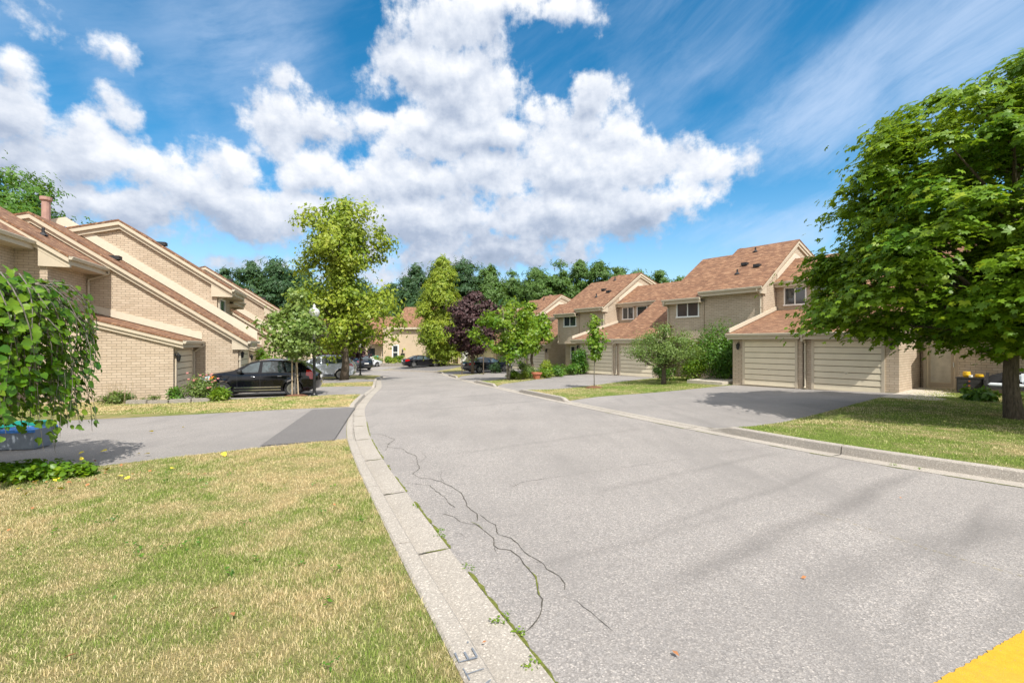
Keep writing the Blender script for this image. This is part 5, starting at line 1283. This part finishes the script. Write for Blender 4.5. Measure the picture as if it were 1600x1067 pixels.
def shrub(name, label, x, y, zf, rx, rz_, n, size, tpl, mat, cat='shrub', group=None, h0=.0, up=.5, ncl=30, stem=True, ry=None, cr=.3):
    z = zf(x, y) if callable(zf) else zf; t = thing(name, label, cat, (x, y, z), 0, group); ry = ry or rx
    g = rng.normal(size=(ncl, 3)); g /= np.linalg.norm(g, axis=1, keepdims=True); g *= rng.uniform(.35, 1, (ncl, 1)); CC = g*np.array([rx, ry, rz_/2])*.85; CC[:, 2] += rz_/2+h0; CC[:, 2] = np.maximum(CC[:, 2], .1)
    idx = rng.integers(0, ncl, n); o = rng.normal(size=(n, 3)); o /= np.linalg.norm(o, axis=1, keepdims=True); o *= rng.uniform(.3, 1, (n, 1))*cr*min(rx, rz_/1.4)*1.6; C = CC[idx]+o; C[:, 2] = np.maximum(C[:, 2], .02)
    Nn = C*np.array([1/rx, 1/ry, .3])*.5+o*1.5+rng.normal(size=(n, 3))*.45; Nn[:, 2] += up
    leaves('foliage', C, Nn, size, tpl, mat, t)
    if stem:
        mb = MB()
        for c in CC[:18]: mb.tube([(c[0]*.1, c[1]*.1, -.05), (c[0]*.5, c[1]*.5, c[2]*.6), tuple(c)], [.014, .01, .004], 4, cap=False)
        mb.build('stem', 'bark_brown', t, recalc=False)
    return t
v = rel('R', 13.3, 25.3, 0)
shrub('tall_bush', 'tall bright green bush against the brick wall left of the garage', v[0]-.1, v[1]-.5, zright, 1.65, 3.4, 14000, .10, 'oval', 'leaf_bush', 'bush', ncl=110, cr=.26)
shrub('tall_bush', 'darker rounded bush between the crabapple and the tall bright bush', v[0]-1.4, v[1]+.1, zright, 1.1, 2.1, 5500, .10, 'oval', 'leaf_maple', 'bush', ncl=50)
shrub('low_bush', 'low leafy bush at the foot of the crabapple behind its trunk', 8.9, 26.4, zright, .9, 1.1, 2600, .10, 'oval', 'leaf_bush', 'bush')
# shrubs by the second block on the right
x0, y0 = 3.6, 32.2
G2 = 'shrubs in the bed beyond the second driveway'
shrub('shrub', 'tall leafy shrub in the dark recess beside the far garage door', 5.1, 34.2, zright, .75, 2.2, 2600, .15, 'oval', 'leaf_bush', group=G2)
for (x, y, rx, h, mat, lb) in ((3.4, 32.3, .8, .9, 'leaf_bush', 'spreading green shrub at the right end of the bed'), (2.3, 31.5, .65, .8, 'leaf_maple', 'dark green shrub just right of the clay pot'), (2.5, 33.0, .5, 1.3, 'leaf_linden', 'yellow flowered upright shrub behind the clay pot'),
                              (.75, 30.7, .45, .55, 'leaf_linden', 'bright yellow green grassy shrub left of the clay pot'), (1.3, 31.9, .6, .85, 'leaf_olive', 'olive shrub behind the clay pot'), (.1, 31.2, .5, .6, 'leaf_maple', 'dark low shrub at the left end of the bed'), (4.4, 33.4, .6, .8, 'leaf_bush', 'small shrub at the foot of the tall leafy one')):
    shrub('shrub', lb, x, y, zright, rx, h, 1300, .11, 'oval' if 'grassy' not in lb else 'narrow', mat, group=G2, ncl=20)
for (x, y, rx, h, mat, lb) in ((-1.5, 41.5, .7, .9, 'leaf_dark', 'bluish low shrub before the black saloon on the right'), (1.0, 42.0, .8, .9, 'leaf_olive', 'olive shrub at the nose of the black saloon'), (-.8, 47, .9, 1.5, 'leaf_dark', 'dark shrub behind the black saloon')):
    shrub('shrub', lb, x, y, zright, rx, h, 900, .14, 'oval', mat, ncl=18)
# beds at the end house
for (px, yy, w, h, mat, lb) in ((588, 62.5, .8, 1.1, 'leaf_young', 'pale rounded shrub at the left corner of the end house'), (607, 62.3, .8, 1.1, 'leaf_bright', 'yellow green shrub under the tall window of the end house'), (616, 62, .6, .8, 'leaf_linden', 'yellow shrub right of the tall window'),
                               (625, 63, .7, 1.2, 'leaf_maple', 'round dark green bush at the right of the end house bed'), (672, 62.8, 1.1, 3.4, 'leaf_dark', 'tall dark bush between the saloon and the white garage door')):
    x = (px-800)/F*yy; shrub('shrub', lb, x, yy, lambda a, b: zright(a, b)+.15, w, h, 900, .17, 'oval', mat, ncl=18)
# front bed by the porch
v = rel('R', 2.55, 21.9, 0)
shrub('hosta_clump', 'leafy green clump in the bed before the black dresser', v[0], v[1], zright, .55, .42, 700, .16, 'oval', 'leaf_bush', 'plant', stem=False, ncl=14)
v = rel('R', 1.6, 22.2, 0)
shrub('faded_flowers', 'faded reddish perennial right of the leafy clump by the porch', v[0], v[1], zright, .5, .35, 420, .12, 'narrow', 'leaf_olive', 'plant', stem=False, ncl=14)
v = rel('R', .6, 22.0, 0)
shrub('hosta_clump', 'small green plant behind the maple trunk at the right edge', v[0], v[1], zright, .5, .6, 500, .14, 'oval', 'leaf_maple', 'plant', stem=False, ncl=14)
# rose bush and companions before the low brick garage
def rose(x, y):
    t = shrub('rose_bush', 'pink flowering rose bush at the corner of the low brick garage by the black hatchback', x, y, zleft, .62, .95, 2300, .075, 'oval', 'leaf_olive', ncl=34)
    mb = MB()
    for k in range(26):
        a = random.uniform(0, 6.28); r_ = random.uniform(.2, .62); z = random.uniform(.4, 1.08); c = (r_*math.cos(a), r_*math.sin(a), z)
        mb.lathe([(.012, -.03), (.045, 0), (.05, .03), (.02, .035)], c, 7)
    mb.build('blossoms', 'petal_pink', t)
rose(-12.1, 17.7)
shrub('daylily_clump', 'bright green grassy clump right of the rose bush', -11.0, 17.2, zleft, .36, .42, 800, .22, 'narrow', 'leaf_bright', 'plant', stem=False, ncl=14, up=.1)
shrub('garden_plant', 'small leafy plant left of the rose bush before the brick garage', -12.75, 17.2, zleft, .4, .5, 600, .09, 'oval', 'leaf_bush', 'plant', ncl=14)
shrub('garden_plant', 'low purple flowering plant in the middle of the brick garage wall', -13.3, 16.9, zleft, .4, .28, 400, .07, 'narrow', 'leaf_olive', 'plant', ncl=14)
shrub('lavender_clump', 'tall brown seeded tufts over green leaves at the left of the brick garage wall', -14.4, 16.6, zleft, .6, .45, 1100, .13, 'narrow', 'leaf_olive', 'plant', ncl=20, up=.1)
mb = MB()
for k in range(34):
    x = -14.4+random.uniform(-.55, .55); y = 16.6+random.uniform(-.25, .25); z = zleft(x, y); h_ = random.uniform(.5, .85); mb.tube([(x, y, z), (x+random.uniform(-.08, .08), y, z+h_)], [.003, .006], 4, cap=False)
tag(mb.build('seed_stalks', 'stake_wood', recalc=False), 'dry brown seed stalks rising over the tufts by the brick wall', 'stalks', None, 'stuff')
shrub('green_shrub', 'light green shrub behind the roof of the black hatchback', -13.1, 24.4, zleft, .8, 2.3, 1500, .15, 'oval', 'leaf_bright', ncl=24)
shrub('clipped_shrub', 'clipped light green hedge shrub left of the silver crossover', -15.8, 33.8, zleft, 1.1, 1.5, 2000, .12, 'oval', 'leaf_bright', ncl=30)
# ground ivy at the near left
shrub('ivy_patch', 'low yellow flecked ivy patch under the weeping mulberry', -6.75, 6.25, zleft, 1.3, .14, 2600, .052, 'heart', 'leaf_mulberry', 'ivy', stem=False, ncl=60, ry=.36, cr=.8, up=.9)

# large trees behind the left row
x, y = -39.5, 33
tree('broad_tree', 'broad green tree rising behind the left row at the frame edge', x, y, -1, [(5,5),(8,8.6),(10.5,9.0),(12.8,6.8),(15,4.0),(17,1.2)], (.4, 4), 0, 34000, .28, 'clump', 'leaf_bush', cr=1.05, ncl=260, hollow=.75, twigs=False, up=.6)
# woodland closing the view, each tree its own
WG = 'tall trees of the wood closing the view'
wood = []
def woodtree(px, Y, py, wpx, mat, label, tpl='clump', n=13500):
    X = (px-800)/F*Y; z0 = -2.4; top = EYE+(HZ-py)/F*Y-z0; r = wpx/F*Y/2
    tab = [(top*.10, r*.75), (top*.3, r*1.0), (top*.55, r*1.05), (top*.75, r*.95), (top*.9, r*.7), (top*1.0, r*.3)]
    tree('woodland_tree', label, X, Y, z0, tab, (.3, 3), 0, n, .46, tpl, mat, cr=r*.27, ncl=170, group=WG, twigs=False, hollow=.75, lobes=.13)
places = ['just right of the near left gable', 'above the staked young tree', 'left of the tall linden crown', 'behind the tall linden', 'in the gap right of the linden', 'over the end house roof', 'left of the far linden',
          'behind the far linden crown', 'between far linden and purple maple', 'above the purple maple', 'right above the purple maple', 'above the bright maple', 'above the third gable', 'right of the third gable',
          'above the far flue pipe', 'behind the second gable', 'over the middle roof ridge', 'above the crabapple houses', 'right end of the wood line']
spec = [(352,72,424,46,0),(392,88,414,62,0),(430,88,411,66,0),(478,92,420,60,0),(560,100,440,70,0),(612,96,446,54,0),(650,96,418,56,0),(690,100,410,60,0),(728,92,404,54,0),(762,92,412,52,1),
        (800,96,424,52,1),(838,90,421,52,1),(874,90,414,50,1),(906,90,410,44,1),(936,88,414,46,1),(966,90,420,44,1),(998,92,420,44,1),(1032,94,424,40,1),(1062,100,430,40,1)]
for (px, Y, py, w, k), pl in zip(spec, places):
    woodtree(px, Y, py, w*1.25, ('leaf_dark', 'leaf_forest')[k], ('dark bluish green' if k == 0 else 'mid green')+' woodland tree '+pl)
for k, (px, Y, py) in enumerate(((330, 100, 440), (520, 108, 440), (590, 110, 470), (700, 108, 440), (780, 106, 440), (860, 104, 436), (950, 104, 438), (1020, 106, 436), (1110, 110, 440), (1180, 110, 440))):
    woodtree(px, Y, py, 100, 'leaf_dark', 'dark tree in the rear rank of the wood, '+['far left by the gables','behind the tall linden trunk','over the end house ridge','behind the far linden','behind the purple maple top','behind the third gable','behind the flue pipe','behind the middle roof','behind the main ridge','behind the right roofs'][k], n=5000)
# dark undergrowth mass filling the feet of the wood
n = 16000; cx = rng.uniform(-85, 75, n); cy = rng.uniform(86, 104, n); cz = rng.uniform(-2.5, 9, n)**1.0
o = leaves('undergrowth', np.stack([cx, cy, cz], 1), rng.normal(size=(n, 3))+np.array([0, -.6, .5]), 1.5, 'clump', 'leaf_dark', None, 'stuff')

# ------------------------------------------------------------------ grass
def inpoly(P, x, y):
    P = np.array(P); c = np.zeros(len(x), bool); j = len(P)-1
    for i in range(len(P)):
        c ^= ((P[i, 1] > y) != (P[j, 1] > y)) & (x < (P[j, 0]-P[i, 0])*(y-P[i, 1])/(P[j, 1]-P[i, 1]+1e-12)+P[i, 0]); j = i
    return c
def zgrid(zf, x, y, x0, x1, y0, y1, st=.5):
    gx = np.arange(x0, x1+st, st); gy = np.arange(y0, y1+st, st); Z = np.array([[zf(a, b) for a in gx] for b in gy])
    fx = np.clip((x-x0)/st, 0, len(gx)-1.001); fy = np.clip((y-y0)/st, 0, len(gy)-1.001); i = fx.astype(int); j = fy.astype(int); u = fx-i; v = fy-j
    return Z[j, i]*(1-u)*(1-v)+Z[j, i+1]*u*(1-v)+Z[j+1, i]*(1-u)*v+Z[j+1, i+1]*u*v
leftline = np.array([(p.x, p.y) for p in offs(LEFT_EDGE, -KB-.0)]); rightline = np.array([(p.x, p.y) for p in offs(RIGHT_EDGE, KB)])
def blades(name, zf, box, n, hgt, wid, side, falloff=None, minY=None):
    x0, x1, y0, y1 = box; x = rng.uniform(x0, x1, n); y = rng.uniform(y0, y1, n)
    keep = (np.abs(x/np.maximum(y, .3)) < 1.2) & (y > 1.9)
    if falloff: keep &= rng.random(n) < np.clip((falloff/np.maximum(y, .1))**1.35, 0, 1)
    m = leftline[:, 1] < 36 if side < 0 else rightline[:, 1] < 45
    ln = (leftline if side < 0 else rightline)[m]; xe = np.interp(y, ln[:, 1], ln[:, 0])
    keep &= (x < xe-.0) if side < 0 else (x > xe)
    for P in DRIVES: keep &= ~inpoly(P, x, y)
    x, y, xe = x[keep], y[keep], xe[keep]; n = len(x); z = zgrid(zf, x, y, x0, x1, y0, y1)
    sc = np.maximum(1, (y/4.0)**.55); patch = .8+.5*np.sin(x*2.1+np.sin(y*1.7)*2)*np.sin(y*1.9+1.3)*.5
    edge = np.abs(x-xe) < .22; h = hgt*rng.uniform(.45, 1.35, n)*patch*np.where(edge, 1.25, 1)*sc**.35; w = wid*sc*rng.uniform(.7, 1.4, n)
    a = rng.uniform(0, 6.283, n); d = rng.uniform(0, 6.283, n); ln_ = h*rng.uniform(.3, 1.1, n); ca, sa = np.cos(a)*w/2, np.sin(a)*w/2; lx, ly = np.cos(d)*ln_, np.sin(d)*ln_
    V = np.stack([np.stack([x-ca, y-sa, z-.01], 1), np.stack([x+ca, y+sa, z-.01], 1), np.stack([x+ca*.7+lx*.35, y+sa*.7+ly*.35, z+h*.62], 1), np.stack([x-ca*.7+lx*.35, y-sa*.7+ly*.35, z+h*.62], 1), np.stack([x+lx, y+ly, z+h*.92], 1)], 1).reshape(-1, 3)
    b = np.arange(n)[:, None]*5; F_ = np.concatenate([b+np.array([[0, 1, 2, 3]]), b+np.array([[3, 2, 4]])], 1).ravel(); fc = np.tile([4, 3], n)
    return npmesh(name, V, F_, 'grass_blade', None, 'stuff', fcounts=fc)
blades('grass_near', zleft, (-9.5, .3, 1.9, 9.2), 700000, .028, .0036, -1, falloff=3.6)
blades('grass_west', zleft, (-17, -4, 13.5, 36), 420000, .028, .008, -1, falloff=13)
blades('grass_east', zright, (-4, 22, 5.5, 38), 900000, .026, .006, 1, falloff=8)
# a few broad leaved weeds and fallen leaves
def litter(name, mat, pts, size, zf, tpl='oval'):
    C = np.array([(x, y, zf(x, y)+.035) for x, y in pts]); Nn = rng.normal(size=(len(C), 3))*.35+np.array([0, 0, 1]); return leaves(name, C, Nn, size, tpl, mat, None, 'stuff')
def g2l(px, py): Y_ = EYE*F/(py-HZ-.026*F)*1.0; return ((px-800)/F*Y_, Y_)
litter('fallen_yellow_leaves', 'leaf_yellow', [g2l(*p) for p in ((131,708),(125,720),(215,712),(233,714),(166,706),(90,772),(45,777),(353,721),(238,676),(288,669),(60,758),(30,770),(15,748),(70,750),(100,745),(50,742))]+[(-6.3+random.gauss(0, .8), 6.2+random.gauss(0, .25)) for _ in range(10)], .068, lambda a, b: zleft(a, b)+.005, 'heart')
litter('fallen_brown_leaves', 'leaf_brown', [g2l(*p) for p in ((443,770),(318,751),(140,764),(150,727),(190,732),(15,838),(325,985),(362,988),(52,802),(525,808),(98,1062))]+[(-6.0+random.gauss(0, .8), 6.0+random.gauss(0, .2)) for _ in range(26)], .05, lambda a, b: zleft(a, b)+.0, 'oval')
litter('road_leaves', 'leaf_brown', [g2w(*p) for p in ((741,1022),(815,995),(629,833),(556,738),(549,679),(753,1010),(547,640),(1260,905),(1405,780),(1050,1022))], .045, lambda a, b: plane(a, b)-.01, 'oval')
w_ = [(random.uniform(-6.5, -.6), random.uniform(2.2, 6.5)) for _ in range(70)]; w_ = [p for p in w_ if p[0] < np.interp(p[1], leftline[:, 1], leftline[:, 0])-.15]
C = np.array([(x+random.gauss(0, .03), y+random.gauss(0, .03), zleft(x, y)+random.uniform(.02, .055)) for x, y in w_ for _ in range(9)]); Nn = rng.normal(size=(len(C), 3))*.4+np.array([0, 0, 1])
leaves('lawn_weeds', C, Nn, .030, 'oval', 'leaf_bush', None, 'stuff')
# tufts in the kerb joints
pts = []
for (px, py) in ((689,838),(684,830),(787,970),(779,975),(830,1040),(812,990),(730,888),(650,792),(560,724),(1450,731),(1437,733),(1395,727)):
    x, y = g2w(px, py); pts += [(x+random.gauss(0, .03), y+random.gauss(0, .03)) for _ in range(22)]
C = np.array([(x, y, plane(x, y)+random.uniform(.005, .03)) for x, y in pts]); leaves('joint_weeds', C, rng.normal(size=(len(C), 3))*.6+np.array([0, 0, 1]), .022, 'oval', 'leaf_bright', None, 'stuff')
